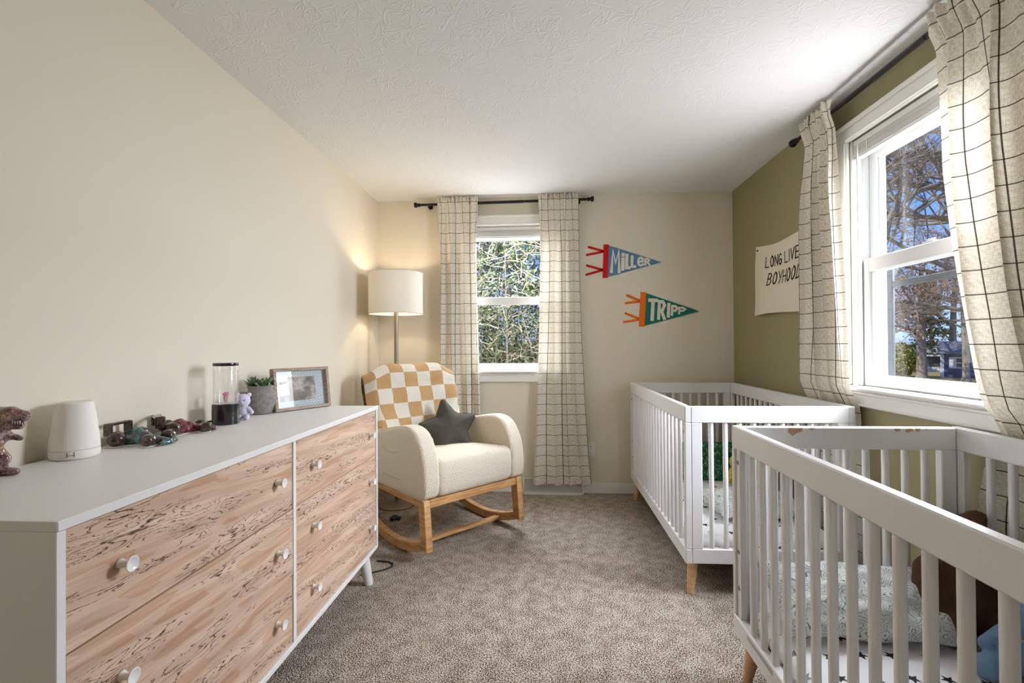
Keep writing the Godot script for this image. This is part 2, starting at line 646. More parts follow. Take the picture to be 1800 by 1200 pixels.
	M.wax_dino = mat(Color.WHITE, 0.12, {"tex": ramp_tex(n512, 512, 512, [[0.0, C(58, 30, 28)], [0.36, C(92, 46, 40)], [0.44, C(196, 180, 178)], [0.5, C(104, 58, 56)], [0.58, C(128, 120, 124)], [0.62, C(214, 204, 200)], [0.68, C(196, 112, 40)], [0.8, C(98, 52, 48)], [1.0, C(60, 34, 34)]]), "tri": 2.6, "coat": 0.6})
	M.wax_teal = wax(n512, [[0.0, C(52, 30, 28)], [0.38, C(84, 42, 38)], [0.48, C(36, 110, 128)], [0.6, C(62, 146, 160)], [0.68, C(60, 74, 40)], [1.0, C(70, 36, 34)]])
	M.wax_red = wax(n512, [[0.0, C(54, 44, 38)], [0.36, C(96, 34, 40)], [0.5, C(150, 52, 60)], [0.6, C(150, 130, 126)], [0.68, C(120, 42, 48)], [1.0, C(72, 92, 44)]])
	M.wax_dark = wax(n512, [[0.0, C(36, 26, 24)], [0.4, C(66, 40, 36)], [0.52, C(48, 54, 38)], [0.62, C(92, 62, 48)], [1.0, C(44, 34, 34)]])
	M.wax_rim = mat(C(228, 222, 214), 0.3, {"coat": 0.4})
	M.clear = glass(0.02)
	M.water = glass(0.02)
	M.pink = mat(C(240, 128, 170), 0.4, {"back": Color(0.5, 0.3, 0.4)})
	M.pale_pink = mat(C(240, 196, 204), 0.4, {"back": Color(0.5, 0.4, 0.4)})
	M.lilac = mat(C(222, 216, 234), 0.5, {"spec": 0.4})
	M.lilac_dark = mat(C(188, 180, 214), 0.6, {})
	M.concrete = mat(Color.WHITE, 0.9, {"tex": ramp_tex(n512, 512, 512, [[0.0, C(120, 117, 112)], [0.5, C(146, 142, 136)], [1.0, C(164, 160, 154)]]), "bump": fine_tex, "height": 0.08, "tri": 4.0, "spec": 0.2})
	M.soil = mat(C(58, 46, 38), 1.0, {})
	M.succulent = mat(C(92, 122, 72), 0.55, {"rim": 0.2})
	M.succulent_dark = mat(C(58, 88, 56), 0.55, {})
	M.succulent_pale = mat(C(150, 168, 128), 0.55, {})
	M.frame_wood = mat(Color.WHITE, 0.6, {"tex": ramp_tex(og, 512, 512, [[0.0, C(138, 116, 96)], [0.5, C(168, 146, 124)], [1.0, C(190, 168, 146)]]), "tri": 4.0})
	M.photo = mat(Color.WHITE, 0.6, {"tex": ramp_tex(noise_image(256, 256, 0.012, 51, 3), 256, 256, [[0.0, C(88, 84, 78)], [0.45, C(132, 128, 118)], [0.6, C(170, 164, 152)], [1.0, C(206, 202, 194)]]), "tri": 4.0})
	M.mat_print = mat(Color.WHITE, 0.7, {"tex": rings_texture(), "tri": 30.0})
	M.outlet = mat(C(236, 232, 222), 0.4, {})
	M.slot = mat(C(60, 56, 52), 0.6, {})
	M.grille = mat(C(226, 224, 218), 0.5, {})
	M.tag_cloth = mat(C(236, 234, 228), 0.8, {})
	M.bare_wood = mat(C(190, 152, 116), 0.7, {})
	M.bulb = mat(C(255, 240, 214), 0.4, {})
	M.bulb.emission_enabled = true
	M.bulb.emission = C(255, 220, 170)
	M.bulb.emission_energy_multiplier = 3.0
	M.drawer_core = mat(C(190, 160, 132), 0.6, {})
	M.knob = mat(C(240, 238, 232), 0.25, {"coat": 0.3})
	M.frame_glass = glass(0.01)
	M.tape = mat(C(236, 230, 216), 0.4, {})
	M.grey_label = mat(C(176, 176, 174), 0.6, {})
	M.toy_green = mat(C(26, 66, 58), 0.5, {})


func wax(src: PackedByteArray, stops: Array) -> StandardMaterial3D:
	return mat(Color.WHITE, 0.14, {"tex": ramp_tex(src, 512, 512, stops), "tri": 3.5, "coat": 0.6})

# fans of brush marks stamped into wet plaster
func stomp_texture() -> ImageTexture:
	var S := 1024
	var d := noise_image(S, S, 0.05, 61, 3)
	for k in d.size():
		d[k] = 96 + int(d[k] * 0.10)
	var r := RandomNumberGenerator.new()
	r.seed = 62
	for f in 620:
		var cx := r.randf() * S
		var cy := r.randf() * S
		var turn := r.randf() * TAU
		var spread := r.randf_range(1.2, 4.5)
		for s in r.randi_range(7, 16):
			var a := turn + r.randf() * spread
			var r0 := r.randf_range(6, 16)
			var r1 := r0 + r.randf_range(12, 34)
			var bend := r.randf_range(-0.010, 0.010)
			var up := r.randi_range(40, 120)
			var q := r0
			while q < r1:
				var aa := a + bend * (q - r0)
				var x := int(cx + cos(aa) * q) & (S - 1)
				var y := int(cy + sin(aa) * q) & (S - 1)
				var at := y * S + x
				d[at] = mini(255, 110 + up)
				at = y * S + ((x + 1) & (S - 1))
				d[at] = mini(255, maxi(d[at], 100 + up / 2))
				q += 0.8
	var im := Image.create_from_data(S, S, false, Image.FORMAT_L8, d)
	im.resize(S / 2, S / 2, Image.INTERPOLATE_BILINEAR)
	im.resize(S, S, Image.INTERPOLATE_CUBIC)
	return ImageTexture.create_from_image(im)

# spalted maple: long pale and pink bands with thin dark wandering lines
func veneer_texture() -> ImageTexture:
	var w := 2048
	var h := 1024
	var band := noise_image(w, h, 0.014, 71, 4, FastNoiseLite.TYPE_SIMPLEX_SMOOTH, Vector2(16, 1))
	var grain := noise_image(w, h, 0.09, 72, 2, FastNoiseLite.TYPE_SIMPLEX_SMOOTH, Vector2(32, 1))
	var line := noise_image(w, h, 0.010, 73, 5, FastNoiseLite.TYPE_SIMPLEX_SMOOTH, Vector2(11, 1))
	var mask := noise_image(w, h, 0.010, 74, 3, FastNoiseLite.TYPE_SIMPLEX_SMOOTH, Vector2(10, 1))
	var out := PackedByteArray()
	out.resize(w * h * 3)
	for k in w * h:
		var b := (band[k] - 128) * 0.0078
		var g := (grain[k] - 128) * 0.0078
		var t := 0.5 + b * 0.42 + g * 0.16
		var r := 186.0 + 48.0 * t
		var gg := 152.0 + 54.0 * t
		var bb := 126.0 + 54.0 * t
		var m := mask[k]
		if m > 138:
			var e := absi(line[k] - 128) % 26
			var wd := 1 if m < 170 else 2
			if e <= wd:
				var f := 0.24 + 0.16 * e
				r *= f; gg *= f * 0.94; bb *= f * 0.92
			elif e <= wd + 2:
				r *= 0.84; gg *= 0.80; bb *= 0.78
		elif m < 84:
			r *= 0.95; gg *= 0.90; bb *= 0.86
		out[k * 3] = int(r); out[k * 3 + 1] = int(gg); out[k * 3 + 2] = int(bb)
	return rgb_tex(out, w, h)

# linen with a windowpane check; one tile is one check
func windowpane_texture() -> ImageTexture:
	var S := 256
	var a := noise_image(S, S, 0.08, 81, 2, FastNoiseLite.TYPE_SIMPLEX_SMOOTH, Vector2(8, 1))
	var b := noise_image(S, S, 0.08, 82, 2, FastNoiseLite.TYPE_SIMPLEX_SMOOTH, Vector2(1, 8))
	var out := PackedByteArray()
	out.resize(S * S * 3)
	for y in S:
		for x in S:
			var k := y * S + x
			var f := 0.94 + (a[k] + b[k] - 256) * 0.0006
			var col := Vector3(244, 236, 220) * f
			var lx := absi(x - 128)
			var ly := absi(y - 128)
			if lx < 6 or ly < 6:
				col = Vector3(92, 80, 70) * (0.9 + (a[k] - 128) * 0.002)
			if lx < 6 and ly < 6:
				col = Vector3(54, 46, 40)
			out[k * 3] = clampi(int(col.x), 0, 255); out[k * 3 + 1] = clampi(int(col.y), 0, 255); out[k * 3 + 2] = clampi(int(col.z), 0, 255)
	return rgb_tex(out, S, S)

# one tile is two by two squares of the knitted throw
func checks_texture(fine: PackedByteArray) -> ImageTexture:
	var S := 256
	var out := PackedByteArray()
	out.resize(S * S * 3)
	for y in S:
		for x in S:
			var k := y * S + x
			var f := 0.95 + (fine[y * 512 + x] - 128) * 0.0009
			var dark := (x < 128) != (y < 128)
			var col := (Vector3(208, 166, 114) if dark else Vector3(240, 231, 214)) * f
			out[k * 3] = clampi(int(col.x), 0, 255); out[k * 3 + 1] = clampi(int(col.y), 0, 255); out[k * 3 + 2] = clampi(int(col.z), 0, 255)
	return rgb_tex(out, S, S)

func star_poly(ctr: Vector2, r: float, turn: float, inner := 0.42) -> PackedVector2Array:
	var p := PackedVector2Array()
	for k in 10:
		p.append(ctr + Vector2.from_angle(turn + TAU * k / 10.0) * (r if k % 2 == 0 else r * inner))
	return p

func stars_texture() -> ImageTexture:
	var S := 512
	var im := Image.create(S, S, false, Image.FORMAT_RGB8)
	im.fill(C(240, 238, 236))
	var r := RandomNumberGenerator.new()
	r.seed = 91
	for gy in 4:
		for gx in 4:
			var c := Vector2(gx * 128 + 64 + (32 if gy % 2 else -20) * 0.5 + r.randf_range(-14, 14), gy * 128 + 64 + r.randf_range(-14, 14))
			var poly := star_poly(c, r.randf_range(25, 31), r.randf() * TAU)
			for y in range(int(c.y) - 34, int(c.y) + 35):
				for x in range(int(c.x) - 34, int(c.x) + 35):
					if Geometry2D.is_point_in_polygon(Vector2(x, y), poly):
						im.set_pixel((x + S) % S, (y + S) % S, C(34, 36, 48))
	return ImageTexture.create_from_image(im)

# drawn lines wandering over a plain cloth; gate leaves parts of the cloth empty
func doodle_texture(ground: Color, ink: Color, sd: int, turns: float, width: float, gate: float) -> ImageTexture:
	var S := 512
	var a := noise_image(S, S, 0.009, sd, 2)
	var g := noise_image(S, S, 0.02, sd + 1, 1)
	var out := PackedByteArray()
	out.resize(S * S * 3)
	for k in S * S:
		var f := fposmod(a[k] / 255.0 * turns, 1.0)
		var on := absf(f - 0.5) < width and g[k] > gate * 255.0
		var col := ink if on else ground
		out[k * 3] = int(col.r * 255); out[k * 3 + 1] = int(col.g * 255); out[k * 3 + 2] = int(col.b * 255)
	return rgb_tex(out, S, S)

func rings_texture() -> ImageTexture:
	var S := 64
	var im := Image.create(S, S, false, Image.FORMAT_RGB8)
	for y in S:
		for x in S:
			var q := Vector2(fposmod(x, 32) - 16, fposmod(y, 32) - 16)
			var l := q.length()
			var l2 := Vector2(16 - absf(q.x), 16 - absf(q.y)).length()
			var on := (l > 7 and l < 12) or l2 < 5
			im.set_pixel(x, y, C(84, 118, 134) if on else C(226, 230, 230))
	return ImageTexture.create_from_image(im)


# ---------------------------------------------------------------- room
const WY0 := 1.004      # top of the window stool
const WY1 := 2.205      # head of the window opening
const BX0 := -0.66      # far window, from
const BX1 := 0.16       # to
const RZ0 := 1.63       # window in the olive wall, from
const RZ1 := 2.45       # to

func slab(b: MB, lo: Vector3, hi: Vector3) -> void:
	b.box((lo + hi) * 0.5, hi - lo, 0.0)

func build_room() -> void:
	var b := MB.new()
	slab(b, Vector3(XL - WT, -0.12, -ZB - WT), Vector3(XR + WT, 0.0, -ZF + WT))
	struct(b, "floor", M.carpet)
	b = MB.new()
	slab(b, Vector3(XL - WT, CEIL, -ZB - WT), Vector3(XR + WT, CEIL + 0.14, -ZF + WT))
	struct(b, "ceiling", M.ceiling)
	b = MB.new()
	slab(b, Vector3(XL - WT, 0, -ZB), Vector3(XL, CEIL, -ZF))
	struct(b, "wall_left", M.wall)
	b = MB.new()
	slab(b, Vector3(XL - WT, 0, -ZF), Vector3(XR + WT, CEIL, -ZF + WT))
	struct(b, "wall_front", M.wall)
	b = MB.new()
	slab(b, Vector3(XL - WT, 0, -ZB - WT), Vector3(BX0, CEIL, -ZB))
	slab(b, Vector3(BX1, 0, -ZB - WT), Vector3(XR + WT, CEIL, -ZB))
	slab(b, Vector3(BX0, 0, -ZB - WT), Vector3(BX1, WY0 - 0.02, -ZB))
	slab(b, Vector3(BX0, WY1, -ZB - WT), Vector3(BX1, CEIL, -ZB))
	struct(b, "wall_back", M.wall)
	b = MB.new()
	slab(b, Vector3(XR, 0, -ZB), Vector3(XR + WT, CEIL, -RZ1))
	slab(b, Vector3(XR, 0, -RZ0), Vector3(XR + WT, CEIL, -ZF))
	slab(b, Vector3(XR, 0, -RZ1), Vector3(XR + WT, WY0 - 0.02, -RZ0))
	slab(b, Vector3(XR, WY1, -RZ1), Vector3(XR + WT, CEIL, -RZ0))
	struct(b, "wall_right", M.olive)
	# baseboards: a board with a stepped top
	b = MB.new()
	b.box(Vector3((XL + XR) * 0.5, 0.035, -ZB + 0.006), Vector3(XR - XL - 0.03, 0.07, 0.012), 0.002)
	b.box(Vector3((XL + XR) * 0.5, 0.076, -ZB + 0.0045), Vector3(XR - XL - 0.03, 0.012, 0.009), 0.003)
	struct(b, "baseboard_back", M.trim)
	for s in [["baseboard_left", XL + 0.006], ["baseboard_right", XR - 0.006]]:
		b = MB.new()
		b.box(Vector3(s[1], 0.035, (-ZB - ZF) * 0.5), Vector3(0.012, 0.07, ZB - ZF - 0.03), 0.002)
		b.box(Vector3(s[1] + (-0.0015 if s[1] < 0.0 else 0.0015), 0.076, (-ZB - ZF) * 0.5), Vector3(0.009, 0.012, ZB - ZF - 0.03), 0.003)
		struct(b, s[0], M.trim)


# a double hung window; local x along the wall, y up from the floor, z into the room
func window(called: String, xf: Transform3D, width: float, screened: bool) -> void:
	var root := Node3D.new()
	root.name = called
	root.set_meta("kind", "structure")
	root.set_meta("label", "white double hung window with casing above " + ("the cribs in the olive wall" if screened else "the floor vent in the far wall"))
	add_child(root)
	root.transform = xf
	var h := width * 0.5
	for s in [-1.0, 1.0]:
		var b := MB.new()
		b.box(Vector3(s * (h + 0.044), (WY0 + WY1) * 0.5 + 0.002, 0.008), Vector3(0.088, WY1 - WY0 - 0.004, 0.016), 0.003)
		b.box(Vector3(s * (h + 0.078), (WY0 + WY1) * 0.5 + 0.002, 0.013), Vector3(0.020, WY1 - WY0 - 0.004, 0.026), 0.005)
		b.box(Vector3(s * (h + 0.012), (WY0 + WY1) * 0.5 + 0.002, 0.011), Vector3(0.012, WY1 - WY0 - 0.004, 0.022), 0.004)
		put(b, "side_casing", M.trim, root)
		b = MB.new()
		b.box(Vector3(s * (h - 0.008), (WY0 + WY1) * 0.5, -0.08), Vector3(0.016, WY1 - WY0, 0.158), 0.002)
		b.box(Vector3(s * (h - 0.024), (WY0 + WY1) * 0.5, -0.028), Vector3(0.016, WY1 - WY0 - 0.002, 0.012), 0.002)
		put(b, "jamb", M.vinyl, root)
	var hb := MB.new()
	hb.box(Vector3(0, WY1 + 0.045, 0.008), Vector3(width + 0.176, 0.09, 0.016), 0.003)
	hb.box(Vector3(0, WY1 + 0.078, 0.014), Vector3(width + 0.180, 0.024, 0.028), 0.006)
	hb.box(Vector3(0, WY1 + 0.012, 0.011), Vector3(width + 0.012, 0.012, 0.022), 0.004)
	put(hb, "head_casing", M.trim, root)
	var st := MB.new()
	st.box(Vector3(0, WY0 - 0.011, 0.013), Vector3(width + 0.22, 0.022, 0.056), 0.007)
	st.box(Vector3(0, WY0 - 0.011, -0.085), Vector3(width - 0.002, 0.020, 0.15), 0.002)
	put(st, "stool", M.trim, root)
	var ap := MB.new()
	ap.box(Vector3(0, WY0 - 0.058, 0.008), Vector3(width + 0.16, 0.070, 0.016), 0.003)
	ap.box(Vector3(0, WY0 - 0.032, 0.012), Vector3(width + 0.16, 0.018, 0.024), 0.006)
	ap.box(Vector3(0, WY0 - 0.090, 0.011), Vector3(width + 0.16, 0.012, 0.022), 0.005)
	put(ap, "apron", M.trim, root)
	# sashes
	var iw := width - 0.034
	sash(root, "upper_sash", Vector3(0, 0, -0.095), iw, 1.555, WY1 - 0.004, 0.052, 0.062, 0.10)
	sash(root, "lower_sash", Vector3(0, 0, -0.056), iw, WY0 + 0.001, 1.618, 0.052, 0.055, 0.066)
	var lk := MB.new()
	lk.box(Vector3(0, 1.622, -0.056), Vector3(0.06, 0.008, 0.022), 0.002)
	lk.tube([Vector3(-0.008, 1.626, -0.056), Vector3(-0.008, 1.634, -0.056)], [0.008, 0.007], 10)
	lk.box(Vector3(0.008, 1.631, -0.053), Vector3(0.04, 0.006, 0.010), 0.002)
	put(lk, "sash_lock", M.vinyl, root)
	if screened:
		var sc := MB.new()
		for s in [-1.0, 1.0]:
			sc.box(Vector3(s * (iw * 0.5 - 0.056), 1.32, -0.134), Vector3(0.036, 0.62, 0.012), 0.002)
		sc.box(Vector3(0, 1.488, -0.134), Vector3(iw - 0.148, 0.030, 0.012), 0.002)
		put(sc, "screen_frame", M.screen, root, "dark grey screen frame")


func sash(root: Node3D, called: String, o: Vector3, w: float, y0: float, y1: float, stile: float, low: float, high: float) -> void:
	var b := MB.new()
	for s in [-1.0, 1.0]:
		b.box(o + Vector3(s * (w - stile) * 0.5, (y0 + y1) * 0.5, 0), Vector3(stile, y1 - y0, 0.034), 0.004)
		b.box(o + Vector3(s * ((w - stile) * 0.5 - stile * 0.5 - 0.004), (y0 + y1) * 0.5, -0.004), Vector3(0.010, y1 - y0 - low - high + 0.02, 0.022), 0.003)
	b.box(o + Vector3(0, y0 + low * 0.5, 0), Vector3(w - stile * 2.0 + 0.002, low, 0.034), 0.004)
	b.box(o + Vector3(0, y1 - high * 0.5, 0), Vector3(w - stile * 2.0 + 0.002, high, 0.034), 0.004)
	var p := put(b, called, M.vinyl, root)
	var g := MB.new()
	g.box(o + Vector3(0, (y0 + low + y1 - high) * 0.5, -0.006), Vector3(w - stile * 2.0 + 0.006, y1 - y0 - low - high + 0.006, 0.004), 0.0)
	put(g, "pane", M.glass, p)


func blind(label: String, xf: Transform3D, width: float) -> void:
	var t := thing("mini_blind", label, "blind", xf.origin, 0.0, "raised window blinds")
	t.transform = xf
	var b := MB.new()
	b.box(Vector3(0, WY1 - 0.019, -0.018), Vector3(width - 0.04, 0.030, 0.028), 0.003)
	put(b, "head_rail", M.vinyl, t)
	var sl := MB.new()
	sl.box(Vector3.ZERO, Vector3(width - 0.05, 0.0022, 0.026), 0.0)
	var me := sl.mesh()
	for k in 12:
		var s := show_mesh(me, "slat", M.trim, t)
		s.position = Vector3(rng.randf_range(-0.001, 0.001), WY1 - 0.038 - k * 0.0041, -0.017 + rng.randf_range(-0.001, 0.001))
		s.rotation.x = rng.randf_range(-0.03, 0.03)
	b = MB.new()
	b.box(Vector3(0, WY1 - 0.094, -0.017), Vector3(width - 0.05, 0.012, 0.026), 0.003)
	put(b, "bottom_rail", M.vinyl, t)
	b = MB.new()
	b.tube([Vector3(-width * 0.5 + 0.065, WY1 - 0.02, 0.004), Vector3(-width * 0.5 + 0.066, WY1 - 0.05, 0.006), Vector3(-width * 0.5 + 0.067, WY1 - 0.56, 0.003)], [0.002, 0.004, 0.004], 8)
	put(b, "wand", M.clear_plastic, t)
	for s in [-1.0, 1.0]:
		b = MB.new()
		b.box(Vector3(s * (width * 0.5 - 0.12), WY1 - 0.062, -0.003), Vector3(0.006, 0.075, 0.001), 0.0)
		put(b, "ladder_cord", M.trim, t)


func build_windows() -> void:
	M.clear_plastic = mat(C(236, 236, 232), 0.2, {})
	var back := Transform3D(Basis(), Vector3((BX0 + BX1) * 0.5, 0, -ZB))
	window("window_1", back, BX1 - BX0, false)
	blind("raised white blind at the top of the far window by the lamp", back, BX1 - BX0)
	var side := Transform3D(Basis(Vector3(0, 0, 1), Vector3.UP, Vector3(-1, 0, 0)), Vector3(XR, 0, -(RZ0 + RZ1) * 0.5))
	window("window_2", side, RZ1 - RZ0, true)
	blind("raised white blind at the top of the window in the olive wall", side, RZ1 - RZ0)


# cloth hung in folds; "edge" gives both side edges at a height, "stand" the distance from the wall and "amp" the depth of the folds
func curtain(called: String, label: String, o: Vector3, along: Vector3, nrm: Vector3, y0: float, y1: float, edge: Callable, stand: Callable, amp: Callable, folds: float, cloth: float, sd: float) -> void:
	var rows := []
	var uvs := []
	var nr := 64
	var nc := int(folds * 16.0)
	for r in nr + 1:
		var f := float(r) / nr
		f = f * f * 0.45 + f * 0.55
		var y := lerpf(y1, y0, f)
		var row := PackedVector3Array()
		var ur := PackedVector2Array()
		var e: Vector2 = edge.call(y)
		var a: float = amp.call(y)
		var st: float = stand.call(y)
		var low := smoothstep(y1 - 0.02, y1 - 0.5, y)
		for q in nc + 1:
			var t := float(q) / nc
			var ph := TAU * folds * t + 1.1 * sin(TAU * 0.9 * t + sd) + 0.35 * sin(y * 2.6 + sd + t * 4.0) * low
			var fold := sin(ph) + 0.28 * sin(ph * 2.0 + sd)
			# gathers close together under the rod open into broad folds lower down
			var tight := sin(TAU * folds * 2.3 * t + sd * 2.0) * 0.6 + sin(TAU * folds * 3.7 * t + sd) * 0.4
			var off := a * lerpf(tight * 0.8 + fold * 0.4, fold, low)
			var slide := (e.y - e.x) / folds * 0.16 * cos(ph) * low
			var yy := y
			if r <= 2:
				off += (3 - r) * 0.0045 * sin(TAU * folds * 2.9 * t + sd * 3.0)
			if r == 0:
				yy += 0.009 * tight
			if r == nr:
				yy += 0.008 * sin(ph + 1.0)
			row.append(o + along * (lerpf(e.x, e.y, t) + slide) + nrm * maxf(0.006, st + off) + Vector3.UP * yy)
			ur.append(Vector2(t * cloth / 0.083, (y1 - y) / 0.083))
		rows.append(row)
		uvs.append(ur)
	var b := MB.new()
	b.grid(rows, uvs)
	one(b, called, M.curtain, label, "curtain", "windowpane check curtains")


func rod(label: String, a: Vector3, b: Vector3, wall: Vector3, brackets: Array) -> void:
	var t := thing("curtain_rod", label, "curtain rod", (a + b) * 0.5, 0.0, "curtain rods")
	var o := (a + b) * 0.5
	var d := (b - a).normalized()
	var m := MB.new()
	m.tube([a - o, b - o], [0.0105, 0.0105], 14)
	put(m, "rod", M.bronze, t)
	m = MB.new()
	m.tube([a.lerp(b, 0.30) - o, a.lerp(b, 0.62) - o], [0.0122, 0.0122], 14)
	put(m, "sleeve", M.bronze, t)
	for e in [[a, -d], [b, d]]:
		m = MB.new()
		var p: Vector3 = e[0] - o
		var q: Vector3 = e[1]
		m.tube([p - q * 0.012, p - q * 0.010, p, p + q * 0.002, p + q * 0.012, p + q * 0.016, p + q * 0.034, p + q * 0.036], [0.012, 0.016, 0.016, 0.013, 0.013, 0.021, 0.022, 0.018], 16)
		put(m, "finial", M.bronze, t)
	for f in brackets:
		m = MB.new()
		var p: Vector3 = a.lerp(b, f) - o
		m.tube([p + wall * 0.070, p + wall * 0.010, p - Vector3(0, 0.012, 0)], [0.006, 0.006, 0.006], 8)
		m.tube([p + wall * 0.071, p + wall * 0.064], [0.02, 0.02], 16)
		put(m, "bracket", M.bronze, t)


func build_curtains() -> void:
	var zr := ZB - 0.072
	var lut := func(tab: Array, y: float) -> float:
		for k in tab.size() - 1:
			if y >= tab[k + 1][0] or k == tab.size() - 2:
				return lerpf(tab[k + 1][1], tab[k][1], clampf((y - tab[k + 1][0]) / (tab[k][0] - tab[k + 1][0]), 0.0, 1.0))
		return tab[0][1]
	rod("dark bronze curtain rod above the far window", D(-1.035, 2.378, zr), D(0.365, 2.388, zr), Vector3(0, 0, -1), [0.06, 0.94])
	rod("dark bronze curtain rod above the window in the olive wall", D(XR - 0.078, 2.366, 2.80), D(XR - 0.078, 2.358, 1.30), Vector3(1, 0, 0), [0.06, 0.94])
	var X := Vector3.RIGHT
	var N := Vector3(0, 0, 1)
	var wall := D(0, 0, ZB)
	var drop := func(y: float) -> float: return lerpf(0.074, 0.098, smoothstep(2.30, 2.40, y))
	var soft_amp := func(y: float) -> float: return lerpf(0.020, 0.010, smoothstep(2.0, 2.38, y))
	curtain("curtain", "cream windowpane check curtain between the floor lamp and the far window", wall, X, N, 0.03, 2.428,
		func(y: float) -> Vector2: return Vector2(lut.call([[2.42, -0.872], [1.95, -0.862], [1.25, -0.872], [0.0, -0.89]], y), lut.call([[2.42, -0.540], [1.95, -0.547], [1.25, -0.536], [0.68, -0.521], [0.0, -0.50]], y)), drop, soft_amp, 3.6, 0.47, 0.6)
	curtain("curtain", "cream windowpane check curtain between the far window and the red tailed pennant", wall, X, N, 0.085, 2.432,
		func(y: float) -> Vector2: return Vector2(lut.call([[2.42, -0.046], [1.94, -0.036], [1.24, -0.060], [0.78, -0.080], [0.31, -0.094], [0.08, -0.108]], y), lut.call([[2.42, 0.278], [1.93, 0.278], [1.24, 0.288], [0.78, 0.302], [0.32, 0.328], [0.08, 0.352]], y)), drop, soft_amp, 3.7, 0.54, 2.1)
	var Z := Vector3(0, 0, -1)
	var W := Vector3(-1, 0, 0)
	var face := D(XR, 0, 0)
	# both panels by the cribs hang behind the crib rails
	var tuck := func(y: float) -> float: return lerpf(0.026, lerpf(0.074, 0.104, smoothstep(2.27, 2.38, y)), smoothstep(0.88, 1.02, y))
	var tuck_amp := func(y: float) -> float: return lerpf(0.010, lerpf(0.020, 0.010, smoothstep(2.0, 2.36, y)), smoothstep(0.95, 1.35, y))
	curtain("curtain", "cream windowpane check curtain hanging beside the boyhood banner", face, Z, W, 0.02, 2.412,
		func(y: float) -> Vector2: return Vector2(lut.call([[2.41, 2.425], [2.31, 2.440], [1.91, 2.410], [1.49, 2.376], [1.11, 2.350], [0.83, 2.342], [0.0, 2.36]], y), lut.call([[2.41, 2.700], [1.86, 2.742], [1.38, 2.745], [0.90, 2.780], [0.0, 2.80]], y)), tuck, tuck_amp, 3.3, 0.46, 4.0)
	curtain("curtain", "cream windowpane check curtain hanging behind the crib with the brown teddy", face, Z, W, 0.02, 2.408,
		func(y: float) -> Vector2: return Vector2(lut.call([[2.41, 1.36], [1.4, 1.30], [0.9, 1.24], [0.0, 1.16]], y), lut.call([[2.41, 1.842], [1.84, 1.828], [1.62, 1.802], [1.45, 1.777], [1.27, 1.745], [1.10, 1.712], [0.98, 1.676], [0.93, 1.655], [0.80, 1.735], [0.66, 1.765], [0.0, 1.78]], y)), tuck, tuck_amp, 3.9, 0.60, 5.2)


# ---------------------------------------------------------------- dresser
const DX := -0.869      # front of the dresser
const DZ0 := 0.787
const DZ1 := 2.408
const DH := 0.9026
const DB := 0.173

